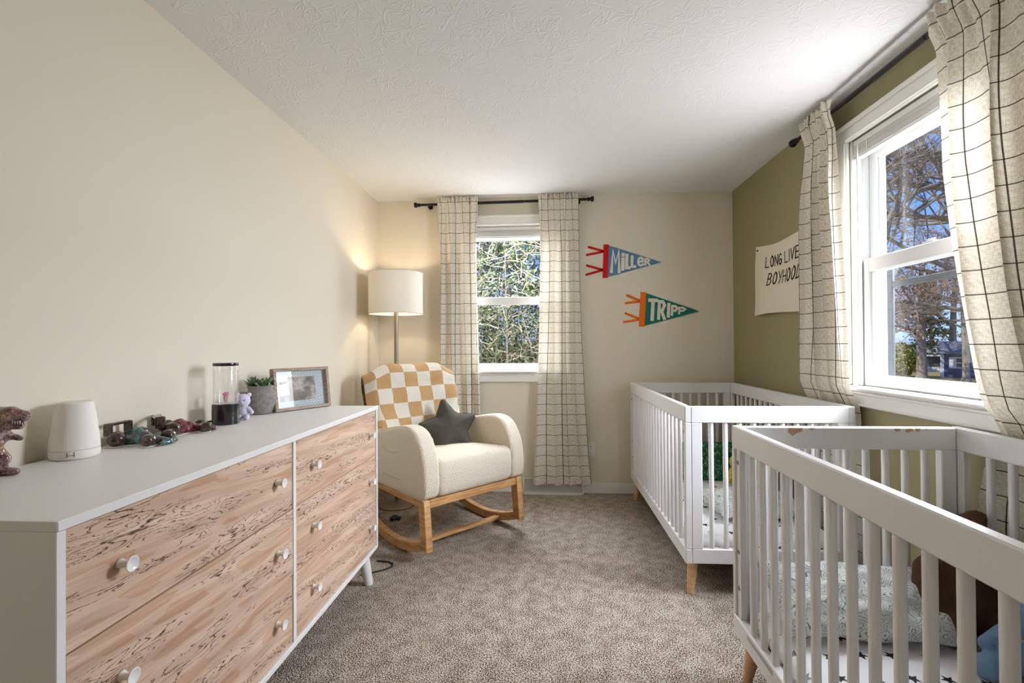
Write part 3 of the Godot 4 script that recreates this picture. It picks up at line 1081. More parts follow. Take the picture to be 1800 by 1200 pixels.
func build_dresser() -> void:
	var back := XL + 0.018
	var mid := (DX + back) * 0.5
	var t := thing("dresser", "white double dresser with six spalted wood drawers along the beige wall", "dresser", D(mid, 0, (DZ0 + DZ1) * 0.5))
	var o := -t.position
	var b := MB.new()
	b.box(o + D(mid, DH - 0.0095, (DZ0 + DZ1) * 0.5), Vector3(DX - back, 0.019, DZ1 - DZ0), 0.0015)
	put(b, "top", M.white, t)
	var fx := DX - 0.003
	for s in [[DZ0 + 0.009, "side_panel"], [DZ1 - 0.009, "side_panel"]]:
		b = MB.new()
		b.box(o + D((fx + back) * 0.5, (DH - 0.019 + DB) * 0.5, s[0]), Vector3(fx - back, DH - 0.019 - DB, 0.018), 0.0012)
		put(b, s[1], M.white, t)
	b = MB.new()
	b.box(o + D((fx + back) * 0.5, (DH - 0.019 + DB) * 0.5 + 0.009, 1.5925), Vector3(fx - back, DH - 0.019 - DB - 0.018, 0.018), 0.0012)
	put(b, "divider", M.white, t)
	b = MB.new()
	b.box(o + D((DX + back) * 0.5, DB + 0.009, (DZ0 + DZ1) * 0.5), Vector3(DX - back, 0.018, DZ1 - DZ0 - 0.0362), 0.0012)
	put(b, "bottom", M.white, t)
	b = MB.new()
	b.box(o + D(back + 0.004, (DH + DB) * 0.5, (DZ0 + DZ1) * 0.5), Vector3(0.006, DH - DB - 0.06, DZ1 - DZ0 - 0.04), 0.0)
	put(b, "back_panel", M.white, t)
	# drawers: three rows, two columns
	var y_lo := DB + 0.020
	var y_hi := DH - 0.021
	var rh := (y_hi - y_lo) / 3.0
	var knob := MB.new()
	knob.lathe([Vector2(0.0, 0.0), Vector2(0.0115, 0.0), Vector2(0.0095, 0.004), Vector2(0.0070, 0.012), Vector2(0.0075, 0.018), Vector2(0.0120, 0.025), Vector2(0.0155, 0.0275), Vector2(0.0160, 0.0290), Vector2(0.0145, 0.0298), Vector2(0.0120, 0.0280), Vector2(0.006, 0.0262), Vector2(0.0, 0.0258)], 20, Transform3D(Basis(Vector3(0, 0, 1), -PI * 0.5), Vector3.ZERO))
	var kmesh := knob.mesh()
	var cols := [[DZ0 + 0.0195, 1.5825], [1.6025, DZ1 - 0.0195]]
	for c in 2:
		for r in 3:
			var z0: float = cols[c][0]
			var z1: float = cols[c][1]
			var ya := y_lo + rh * r + 0.0012
			var yb := y_lo + rh * (r + 1) - 0.0012
			var proud := 0.0
			if c == 0 and r == 1:
				proud = 0.003
			var front := DX - 0.008 + proud
			var q := MB.new()
			var P := [o + D(front, ya, z0), o + D(front, yb, z0), o + D(front, yb, z1), o + D(front, ya, z1)]
			q.quad(P[0], P[1], P[2], P[3], o + D(front - 0.1, 0.5, (z0 + z1) * 0.5))
			# grain runs along the drawer; each front is a cut of its own from the sheet
			var u0 := 0.13 + 0.47 * c + 0.05 * r
			var v0 := 0.06 + 0.29 * (2 - r) + 0.08 * c
			var su := 0.62
			var sv := 0.26
			q.t[0] = Vector2(u0, v0 + sv); q.t[1] = Vector2(u0, v0); q.t[2] = Vector2(u0 + su, v0 - 0.06); q.t[3] = Vector2(u0 + su, v0 + sv - 0.06)
			var dr := Node3D.new()
			dr.name = "drawer"
			t.add_child(dr, true)
			put(q, "drawer_front", M.veneer, dr)
			q = MB.new()
			q.box(o + D(front - 0.0085, (ya + yb) * 0.5, (z0 + z1) * 0.5), Vector3(0.0165, yb - ya - 0.0004, z1 - z0 - 0.0004), 0.0006)
			put(q, "drawer_panel", M.drawer_core, dr)
			for kz in [0.918, 1.486] if c == 0 else [1.727, 2.303]:
				var k := show_mesh(kmesh, "knob", M.knob, dr)
				k.position = o + D(front + 0.0002, (ya + yb) * 0.5 + 0.002, kz)
	for lz in [DZ0 + 0.09, DZ1 - 0.075]:
		for lx in [fx - 0.055, back + 0.06]:
			var s := 1.0 if lz > 1.5 else -1.0
			var sx := 1.0 if lx > mid else -1.0
			b = MB.new()
			b.tube([o + D(lx, DB + 0.001, lz), o + D(lx + 0.010 * sx, 0.1, lz + 0.012 * s), o + D(lx + 0.022 * sx, 0.004, lz + 0.028 * s), o + D(lx + 0.022 * sx, 0.0, lz + 0.028 * s)], [0.030, 0.027, 0.0215, 0.0195], 20)
			put(b, "leg", M.white, t)


# ---------------------------------------------------------------- rocking chair
func arc(c: Vector2, r: float, a0: float, a1: float, k: int) -> PackedVector2Array:
	var p := PackedVector2Array()
	for s in k + 1:
		p.append(c + Vector2.from_angle(lerpf(a0, a1, float(s) / k)) * r)
	return p

# a smooth closed outline through points
func loop_curve(pts: Array, each := 6) -> PackedVector2Array:
	var out := PackedVector2Array()
	var n := pts.size()
	for k in n:
		var p0: Vector2 = pts[(k + n - 1) % n]
		var p1: Vector2 = pts[k]
		var p2: Vector2 = pts[(k + 1) % n]
		var p3: Vector2 = pts[(k + 2) % n]
		for s in each:
			out.append(p1.cubic_interpolate(p2, p0, p3, float(s) / each))
	return out

const CH := Vector3(-0.675, 0, -3.10)
const CT := 0.81        # turn of the chair

func build_chair() -> void:
	var t := thing("rocking_chair", "cream fleece rocking armchair with oak rockers beside the dresser", "chair", CH, CT)
	# sideways boards: local outline (z, y) extruded along x
	var side := func(x: float) -> Transform3D: return Transform3D(Basis(Vector3(0, 0, 1), Vector3(0, 1, 0), Vector3(-1, 0, 0)), Vector3(x, 0, 0))
	# arms
	for s in [-1.0, 1.0]:
		var outline := loop_curve([Vector2(0.352, 0.358), Vector2(0.374, 0.40), Vector2(0.378, 0.48), Vector2(0.355, 0.60), Vector2(0.285, 0.705), Vector2(0.185, 0.742), Vector2(0.04, 0.728), Vector2(-0.14, 0.690), Vector2(-0.30, 0.655), Vector2(-0.335, 0.60), Vector2(-0.325, 0.48), Vector2(-0.312, 0.40), Vector2(-0.285, 0.358), Vector2(-0.22, 0.345), Vector2(0.03, 0.345), Vector2(0.28, 0.345)], 4)
		var b := MB.new()
		b.board(outline, 0.108, 0.024, side.call(s * 0.330), 5)
		var arm := put(b, "arm", M.boucle, t)
		# piping where the front strip meets the outer side
		var pts := []
		for k in outline.size():
			if outline[k].x > -0.30 and outline[k].y > 0.35:
				pts.append(Vector3(s * 0.372, 0, 0) + Vector3(0, outline[k].y, outline[k].x) - Vector3(0, 0.006, 0.006))
		b = MB.new()
		b.tube(pts, [0.0035], 6)
		put(b, "piping", M.seam, arm)
		if s < 0.0:
			b = MB.new()
			var pk := []
			for k in 13:
				pk.append(Vector3(-0.3850, 0.590 - 0.020 * sin(PI * k / 12.0), lerpf(-0.10, 0.10, k / 12.0)))
			b.tube(pk, [0.004], 6)
			put(b, "pocket_seam", M.seam, arm)
			b = MB.new()
			b.tube([Vector3(-0.3850, 0.425, -0.10), Vector3(-0.3850, 0.425, 0.10)], [0.003], 6)
			put(b, "pocket_seam", M.seam, arm)
	# seat cushion and front
	var b2 := MB.new()
	b2.soft(Vector3(0, 0.450, 0.02), Vector3(0.285, 0.105, 0.345), 0.045, 10, func(p: Vector3) -> Vector3:
		var up := smoothstep(-0.1, 0.11, p.y)
		var f := (p.z + 0.345) / 0.69
		return Vector3(p.x, p.y - up * 0.055 * (1.0 - f) + up * (0.026 * (1.0 - (p.x / 0.285) ** 2) * sin(PI * clampf(f, 0, 1)) + 0.012 * f), p.z + 0.015 * (1.0 - absf(p.y / 0.105) ** 2) * smoothstep(0.2, 0.345, p.z)))
	put(b2, "seat", M.boucle, t)
	# back, leaning
	var lean := Transform3D(Basis(Vector3.RIGHT, -0.27), Vector3(0, 0.40, -0.255))
	var bp := loop_curve([Vector2(-0.335, 0.02), Vector2(-0.350, 0.20), Vector2(-0.352, 0.42), Vector2(-0.335, 0.585), Vector2(-0.285, 0.650), Vector2(-0.15, 0.678), Vector2(0, 0.684), Vector2(0.15, 0.678), Vector2(0.285, 0.650), Vector2(0.335, 0.585), Vector2(0.352, 0.42), Vector2(0.350, 0.20), Vector2(0.335, 0.02), Vector2(0.24, -0.02), Vector2(0, -0.022), Vector2(-0.24, -0.02)], 4)
	b2 = MB.new()
	b2.board(bp, 0.135, 0.052, lean, 6)
	put(b2, "backrest", M.boucle, t)
	# oak frame
	b2 = MB.new()
	b2.box(Vector3(0, 0.322, 0.335), Vector3(0.660, 0.046, 0.026), 0.004)
	put(b2, "front_rail", M.oak, t)
	b2 = MB.new()
	b2.box(Vector3(0, 0.322, -0.28), Vector3(0.660, 0.046, 0.026), 0.004)
	put(b2, "back_rail", M.oak, t)
	for s in [-1.0, 1.0]:
		b2 = MB.new()
		b2.box(Vector3(s * 0.352, 0.322, 0.02), Vector3(0.028, 0.046, 0.60), 0.004)
		put(b2, "side_rail", M.oak, t)
		# front leg leans forward to the rocker tip, back leg leans back
		b2 = MB.new()
		b2.board(PackedVector2Array([Vector2(0.352, 0.345), Vector2(0.288, 0.345), Vector2(0.318, 0.070), Vector2(0.380, 0.070)]), 0.044, 0.005, side.call(s * 0.352), 2)
		put(b2, "leg", M.oak, t)
		b2 = MB.new()
		b2.board(PackedVector2Array([Vector2(-0.235, 0.345), Vector2(-0.295, 0.345), Vector2(-0.375, 0.075), Vector2(-0.320, 0.060)]), 0.044, 0.005, side.call(s * 0.352), 2)
		put(b2, "leg", M.oak, t)
		# rocker: an arc board with a rounded toe
		var R := 0.98
		var cz := -0.02
		var lower := arc(Vector2(cz, R), R, -PI * 0.5 - 0.50, -PI * 0.5 + 0.375, 26)
		var upper := arc(Vector2(cz + 0.0, R + 0.002), R - 0.052, -PI * 0.5 + 0.43, -PI * 0.5 - 0.50, 26)
		var poly := PackedVector2Array()
		poly.append_array(lower)
		poly.append(Vector2(lower[26].x + 0.022, lower[26].y + 0.020))
		poly.append(Vector2(lower[26].x + 0.026, lower[26].y + 0.045))
		poly.append_array(upper)
		b2 = MB.new()
		b2.board(poly, 0.044, 0.005, side.call(s * 0.352), 2)
		put(b2, "rocker", M.oak, t)
	b2 = MB.new()
	b2.box(Vector3(0, 0.040, 0.16), Vector3(0.662, 0.020, 0.055), 0.004, Basis(Vector3.RIGHT, -0.15))
	put(b2, "stretcher", M.oak, t)
	throw_blanket(lean)
	star_pillow()


# the throw follows the front of the backrest, goes over its top and hangs down behind
func throw_blanket(lean: Transform3D) -> void:
	var t := thing("throw_blanket", "tan and white checkered knit throw over the chair back", "blanket", CH, CT)
	var path := []          # (height, depth) in the leaning frame
	for k in 16:
		path.append(Vector2(lerpf(0.10, 0.60, k / 15.0), 0.074 + 0.004 * sin(k * 1.3)))
	for k in range(1, 8):
		var a := PI * k / 8.0
		path.append(Vector2(0.622 + 0.074 * sin(a), 0.076 * cos(a)))
	for k in 14:
		path.append(Vector2(lerpf(0.60, 0.16, k / 13.0), -0.076 - 0.012 * k / 13.0 - 0.004 * sin(k * 1.1)))
	var len := [0.0]
	for k in range(1, path.size()):
		len.append(len[k - 1] + path[k].distance_to(path[k - 1]))
	var nc := 40
	var outer := []
	var inner := []
	var uvs := []
	for k in path.size():
		var d: Vector2 = (path[mini(k + 1, path.size() - 1)] - path[maxi(k - 1, 0)]).normalized()
		var nn := Vector2(-d.y, d.x)
		if nn.dot(path[k] - Vector2(0.4, 0.0)) < 0.0 and k > 15 and k < 23:
			nn = -nn
		if k <= 15 and nn.y < 0.0:
			nn = -nn
		if k >= 23 and nn.y > 0.0:
			nn = -nn
		var ro := PackedVector3Array()
		var ri := PackedVector3Array()
		var ru := PackedVector2Array()
		var f: float = len[k] / len[len.size() - 1]
		for q in nc + 1:
			var s := float(q) / nc
			var x := lerpf(-0.385, 0.325, s)
			# narrows towards the seat
			x = lerpf(x, lerpf(-0.30, 0.24, s), smoothstep(0.28, 0.0, f))
			# the end beyond the side of the backrest drops and folds round it
			var past := maxf(0.0, absf(x) - 0.318)
			var drop := past * 1.0
			var round_top := 0.050 * smoothstep(0.20, 0.345, absf(x)) * smoothstep(0.50, 0.66, path[k].x)
			var wob := 0.003 * sin(x * 21.0 + f * 9.0) + 0.002 * sin(x * 47.0 - f * 20.0)
			var h: float = path[k].x - round_top - drop * 0.35 * smoothstep(0.4, 0.6, path[k].x)
			var z: float = path[k].y * (1.0 - smoothstep(0.315, 0.39, absf(x)) * 0.75)
			var p := Vector3(signf(x) * minf(absf(x), 0.362 + 0.2 * past), h, z)
			ro.append(lean * (p + Vector3(0, nn.x, nn.y) * (0.011 + wob)))
			ri.append(lean * (p + Vector3(0, nn.x, nn.y) * (0.001)))
			ru.append(Vector2((s * 0.71 + 0.035) / 0.212, len[k] / 0.212))
		outer.append(ro)
		inner.append(ri)
		uvs.append(ru)
	var b := MB.new()
	b.grid(outer, uvs)
	b.grid(inner, uvs)
	for e in [0, nc]:
		var r1 := []
		var u1 := []
		for k in path.size():
			r1.append(PackedVector3Array([outer[k][e], inner[k][e]]))
			u1.append(PackedVector2Array([uvs[k][e], uvs[k][e]]))
		b.grid(r1, u1)
	for k in [0, path.size() - 1]:
		b.grid([outer[k], inner[k]], [uvs[k], uvs[k]])
	put(b, "knit", M.checks, t)


func star_pillow() -> void:
	var t := thing("star_pillow", "dark grey velvet star pillow on the rocking chair seat", "pillow")
	t.transform = Transform3D(Basis(Vector3.UP, CT), CH) * Transform3D(Basis(Vector3.UP, -0.30) * Basis(Vector3.RIGHT, -0.42) * Basis(Vector3(0, 0, 1), 0.10), Vector3(0.085, 0.640, -0.055))
	var na := 100
	var nr := 14
	var front := []
	for s in [1.0, -1.0]:
		var rows := []
		for r in nr + 1:
			var f := float(r) / nr
			f = sin(f * PI * 0.5)
			var row := PackedVector3Array()
			for q in na:
				var a := TAU * q / na
				var m := fposmod(a - PI * 0.5, TAU / 5.0) / (TAU / 5.0)
				var w := absf(m - 0.5) * 2.0           # 1 at a tip, 0 in a notch
				# straight sides between tip and notch, tips rounded
				var ro := 0.232
				var rin := 0.128
				var ang := (1.0 - w) * PI / 5.0
				var tip := Vector2(ro, 0)
				var notch := Vector2.from_angle(PI / 5.0) * rin
				var dir := Vector2.from_angle(ang)
				var den := dir.cross(notch - tip)
				var rad := tip.cross(notch - tip) / den
				rad = minf(rad, 0.214 + 0.004 * (1.0 - w))
				var edge := rad * f
				var here := Vector2.from_angle(ang) * edge
				var gap := Geometry2D.get_closest_point_to_segment(here, tip, notch).distance_to(here) if f < 0.999 else 0.0
				var th := 0.074 * (1.0 - exp(-gap / 0.042)) + 0.0025 * sin(a * 7.0) * f * (1.0 - f)
				row.append(Vector3(cos(a) * edge, sin(a) * edge, s * th))
			rows.append(row)
		front.append(rows)
	var all := []
	for r in range(nr + 1):
		all.append(front[0][r])
	for r in range(nr - 1, -1, -1):
		all.append(front[1][r])
	var b := MB.new()
	b.grid(all, [], true)
	put(b, "cover", M.velvet, t)
	b = MB.new()
	var seam := []
	for q in na + 1:
		seam.append(front[0][nr][q % na] * 1.003)
	b.tube(seam, [0.0028], 6, false)
	put(b, "seam", M.velvet, t)


# ---------------------------------------------------------------- floor lamp
func build_lamp() -> void:
	var at := D(-1.137, 0, 3.55)
	var t := thing("floor_lamp", "lit floor lamp with white drum shade in the corner behind the chair", "lamp", at)
	var b := MB.new()
	b.lathe([Vector2(0, 0), Vector2(0.138, 0), Vector2(0.140, 0.004), Vector2(0.138, 0.014), Vector2(0.03, 0.022), Vector2(0.018, 0.035), Vector2(0, 0.036)], 40)
	put(b, "base", M.nickel, t)
	b = MB.new()
	b.tube([Vector3(0, 0.03, 0), Vector3(0, 1.545, 0)], [0.0165, 0.0165], 20)
	put(b, "pole", M.nickel, t)
	b = MB.new()
	b.tube([Vector3(0, 1.545, 0), Vector3(0, 1.60, 0)], [0.019, 0.019], 16)
	put(b, "socket", M.nickel, t)
	# shade: an open drum of cloth with rolled edges
	var r := 0.203
	var y0 := 1.458
	var y1 := 1.770
	b = MB.new()
	b.lathe([Vector2(r, y0), Vector2(r, lerpf(y0, y1, 0.33)), Vector2(r, lerpf(y0, y1, 0.66)), Vector2(r, y1)], 72)
	put(b, "shade", M.shade, t)
	for y in [y0, y1]:
		b = MB.new()
		var pts := []
		for k in 61:
			pts.append(Vector3(cos(TAU * k / 60.0) * r, y, sin(TAU * k / 60.0) * r))
		b.tube(pts, [0.0035], 6, false)
		put(b, "shade_trim", M.shade_trim, t)
	b = MB.new()
	for k in 3:
		var a := TAU * k / 3.0 + 0.4
		b.tube([Vector3(0, 1.755, 0), Vector3(cos(a) * r, 1.768, sin(a) * r)], [0.002, 0.002], 6)
	b.tube([Vector3(0, 1.60, 0.03), Vector3(0.0, 1.70, 0.055), Vector3(0, 1.755, 0.012), Vector3(0, 1.758, 0)], [0.002], 6)
	put(b, "harp", M.nickel, t)
	b = MB.new()
	b.lathe([Vector2(0, 1.752), Vector2(0.010, 1.754), Vector2(0.006, 1.764), Vector2(0.012, 1.772), Vector2(0.008, 1.784), Vector2(0, 1.787)], 16)
	put(b, "finial", M.nickel, t)
	b = MB.new()
	b.lathe([Vector2(0, 1.60), Vector2(0.013, 1.602), Vector2(0.014, 1.622), Vector2(0.028, 1.652), Vector2(0.030, 1.668), Vector2(0.024, 1.688), Vector2(0.010, 1.698), Vector2(0, 1.699)], 20)
	put(b, "bulb", M.bulb, t)
	var l := OmniLight3D.new()
	l.name = "lamp_light"
	l.position = at + Vector3(0, 1.660, 0)
	l.light_color = C(255, 236, 208)
	l.light_energy = 0.11
	l.light_size = 0.028
	l.omni_range = 8.0
	l.omni_attenuation = 2.0
	l.shadow_enabled = true
	add_child(l)


# ---------------------------------------------------------------- cribs
const CRIB_H := 0.913
const CRIB_B := 0.157
const CRIB_W := 0.786
const CRIB_L := 1.459

func rounded_bar(h: float, w: float, d: float) -> ArrayMesh:
	var b := MB.new()
	var rows := []
	for y in [0.0, h]:
		var r := PackedVector3Array()
		for k in 16:
			var a := TAU * k / 16.0
			var c := cos(a)
			var s := sin(a)
			r.append(Vector3(signf(c) * pow(absf(c), 0.72) * w * 0.5, y, signf(s) * pow(absf(s), 0.72) * d * 0.5))
		rows.append(r)
	b.grid(rows, [], true)
	return b.mesh()

# local: x across, z along, origin on the floor under the middle
func crib(label: String, at: Vector3) -> Node3D:
	var t := thing("crib", label, "crib", at, 0.0, "white slatted cribs")
	var w := CRIB_W * 0.5
	var l := CRIB_L * 0.5
	var th := 0.030
	var rail := 0.080
	var low := 0.072
	var slat_h := CRIB_H - rail - CRIB_B - low
	var slat := rounded_bar(slat_h, 0.0215, 0.0215)
	var sy := CRIB_B + low
	var b: MB
	var bolt := MB.new()
	bolt.lathe([Vector2(0, 0.0022), Vector2(0.003, 0.0015), Vector2(0.004, 0.0026), Vector2(0.0075, 0.0022), Vector2(0.0088, 0.0), Vector2(0.0, -0.001)], 16, Transform3D(Basis(Vector3(0, 0, 1), -PI * 0.5), Vector3.ZERO))
	var bolt_mesh := bolt.mesh()
	for s in [-1.0, 1.0]:
		# long side
		b = MB.new()
		b.box(Vector3(s * (w - th * 0.5), CRIB_H - rail * 0.5, 0), Vector3(th, rail, CRIB_L), 0.004)
		put(b, "side_top_rail", M.crib, t)
		b = MB.new()
		b.box(Vector3(s * (w - th * 0.5), CRIB_B + low * 0.5, 0), Vector3(th, low, CRIB_L), 0.004)
		put(b, "side_bottom_rail", M.crib, t)
		for e in [-1.0, 1.0]:
			b = MB.new()
			b.box(Vector3(s * (w - th * 0.5), (sy + CRIB_H - rail) * 0.5, e * (l - 0.011)), Vector3(th, slat_h, 0.022), 0.003)
			b.box(Vector3(s * (w - th * 0.5 - 0.003), (sy + CRIB_H - rail) * 0.5, e * (l - 0.022 - 0.016)), Vector3(th - 0.008, slat_h, 0.032), 0.002)
			var po := put(b, "side_post", M.crib, t)
			for y in [0.785, 0.465, 0.335]:
				var q := show_mesh(bolt_mesh, "bolt", M.steel, po)
				q.position = Vector3(s * (w - 0.0069), y, e * (l - 0.038))
				q.rotation.y = 0.0 if s > 0 else PI
		for k in 17:
			var q := show_mesh(slat, "slat", M.crib, t)
			q.position = Vector3(s * (w - th * 0.5), sy, -l + 0.1375 + k * (CRIB_L - 0.275) / 16.0)
		# short end
		var iw := CRIB_W - th * 2.0
		b = MB.new()
		b.box(Vector3(0, CRIB_H - rail * 0.5 - 0.001, s * (l - th * 0.5)), Vector3(iw - 0.001, rail - 0.002, th), 0.003)
		put(b, "end_top_rail", M.crib, t)
		b = MB.new()
		b.box(Vector3(0, CRIB_B + low * 0.5 + 0.001, s * (l - th * 0.5)), Vector3(iw - 0.001, low - 0.002, th), 0.003)
		put(b, "end_bottom_rail", M.crib, t)
		for e in [-1.0, 1.0]:
			b = MB.new()
			b.box(Vector3(e * (iw * 0.5 - 0.026), (sy + CRIB_H - rail) * 0.5, s * (l - th * 0.5)), Vector3(0.050, slat_h + 0.002, th), 0.003)
			put(b, "end_post", M.crib, t)
		for k in 9:
			var q := show_mesh(slat, "slat", M.crib, t)
			q.position = Vector3((k - 4) * 0.0665, sy, s * (l - th * 0.5))
		for e in [-1.0, 1.0]:
			b = MB.new()
			b.tube([Vector3(e * (w - 0.050), CRIB_B + 0.012, s * (l - 0.060)), Vector3(e * (w - 0.040), 0.08, s * (l - 0.050)), Vector3(e * (w - 0.030), 0.003, s * (l - 0.038)), Vector3(e * (w - 0.030), 0.0, s * (l - 0.038))], [0.025, 0.022, 0.0155, 0.014], 18)
			put(b, "leg", M.beech, t)
	# the sprung base that carries the mattress
	b = MB.new()
	b.box(Vector3(0, CRIB_B + 0.006, 0), Vector3(CRIB_W - th * 2.0 - 0.006, 0.010, CRIB_L - th * 2.0 - 0.006), 0.0)
	put(b, "mattress_support", M.screen, t)
	return t


const CRIB1 := Vector3(1.061, 0, -3.0585)
const CRIB2 := Vector3(1.075, 0, -1.064)

func build_cribs() -> void:
	crib("white crib standing in the corner below the boyhood banner", CRIB1)
	var t := crib("white crib with chipped paint on its end rail, holding the brown teddy", CRIB2)
	var lb := MB.new()
	lb.box(Vector3(-CRIB_W * 0.5 - 0.0004, 0.210, -0.520), Vector3(0.0010, 0.014, 0.180), 0.0)
	put(lb, "safety_label", M.grey_label, t, "pale grey paper label")
	# bare wood where the paint has come off the inside of the far rail
	var r := RandomNumberGenerator.new()
	r.seed = 5
	for q in [[-0.185, 0.034, 0.020], [-0.125, 0.010, 0.006], [0.165, 0.014, 0.008], [0.205, 0.018, 0.011], [0.232, 0.012, 0.008], [0.262, 0.006, 0.004]]:
		var poly := PackedVector2Array()
		for k in 14:
			var a := TAU * k / 14.0
			var rr := r.randf_range(0.55, 1.0)
			poly.append(Vector2(cos(a) * q[1] * rr, minf(0.0, sin(a) * q[2] * rr * 1.3 - q[2] * 0.2)))
		var b := MB.new()
		var y: float = CRIB_H - 0.0045
		var ids := Geometry2D.triangulate_polygon(poly)
		for f in range(0, ids.size(), 3):
			var P := []
			for e in 3:
				P.append(Vector3(q[0] + poly[ids[f + e]].x, y + poly[ids[f + e]].y, -CRIB_L * 0.5 + 0.0304))
			b.tri(P[0], P[1], P[2], Vector3(q[0], y, -2))
		if b.v.size() > 0:
			put(b, "bare_patch", M.bare_wood, t, "bare wood patch in the white paint")


# ---------------------------------------------------------------- bedding and soft toys
const MAT_TOP := 0.272

func mattress(label: String, at: Vector3) -> void:
	var t := thing("crib_mattress", label, "mattress", at + Vector3(0, CRIB_B + 0.0115, 0), 0.0, "crib mattresses")
	var h := MAT_TOP - CRIB_B - 0.0115
	var b := MB.new()
	b.soft(Vector3(0, h * 0.5, 0), Vector3(0.352, h * 0.5, 0.690), 0.040, 14, func(p: Vector3) -> Vector3:
		return p + Vector3(0, 0.0025 * sin(p.x * 17.0 + p.z * 6.0) * smoothstep(0.0, 0.05, p.y), 0))
	put(b, "fitted_sheet", M.stars, t)


# a stuffed cushion: plan size, thickness; corners drawn out, a seam round the edge
func cushion(called: String, label: String, xf: Transform3D, sx: float, sz: float, th: float, m: Material, sd: float, group := "") -> Node3D:
	var t := thing(called, label, "pillow", Vector3.ZERO, 0.0, group)
	t.transform = xf
	var n := 30
	var top := []
	var bot := []
	for r in n + 1:
		var v := -1.0 + 2.0 * r / n
		v = sin(v * PI * 0.5)
		var rt := PackedVector3Array()
		var rb := PackedVector3Array()
		for q in n + 1:
			var u := -1.0 + 2.0 * q / n
			u = sin(u * PI * 0.5)
			var pinch := 1.0 - 0.055 * (1.0 - u * u) * v * v
			var pinch2 := 1.0 - 0.055 * (1.0 - v * v) * u * u
			var hh := pow(maxf(0.0, (1.0 - u * u) * (1.0 - v * v)), 0.42) * th * 0.5
			var wr := 0.03 * th * (sin(u * 9.0 + v * 5.0 + sd) + sin(v * 13.0 - u * 4.0 + sd * 2.0)) * (1.0 - maxf(absf(u), absf(v)) ** 4)
			var edge := 0.05 * th * sin(u * 7.0 + v * 8.0 + sd)
			rt.append(Vector3(u * sx * 0.5 * pinch2, hh + wr + edge, v * sz * 0.5 * pinch))
			rb.append(Vector3(u * sx * 0.5 * pinch2, -hh * 0.8 + edge, v * sz * 0.5 * pinch))
		top.append(rt)
		bot.append(rb)
	var b := MB.new()
	b.grid(top)
	b.grid(bot)
	put(b, "case", m, t)
	return t


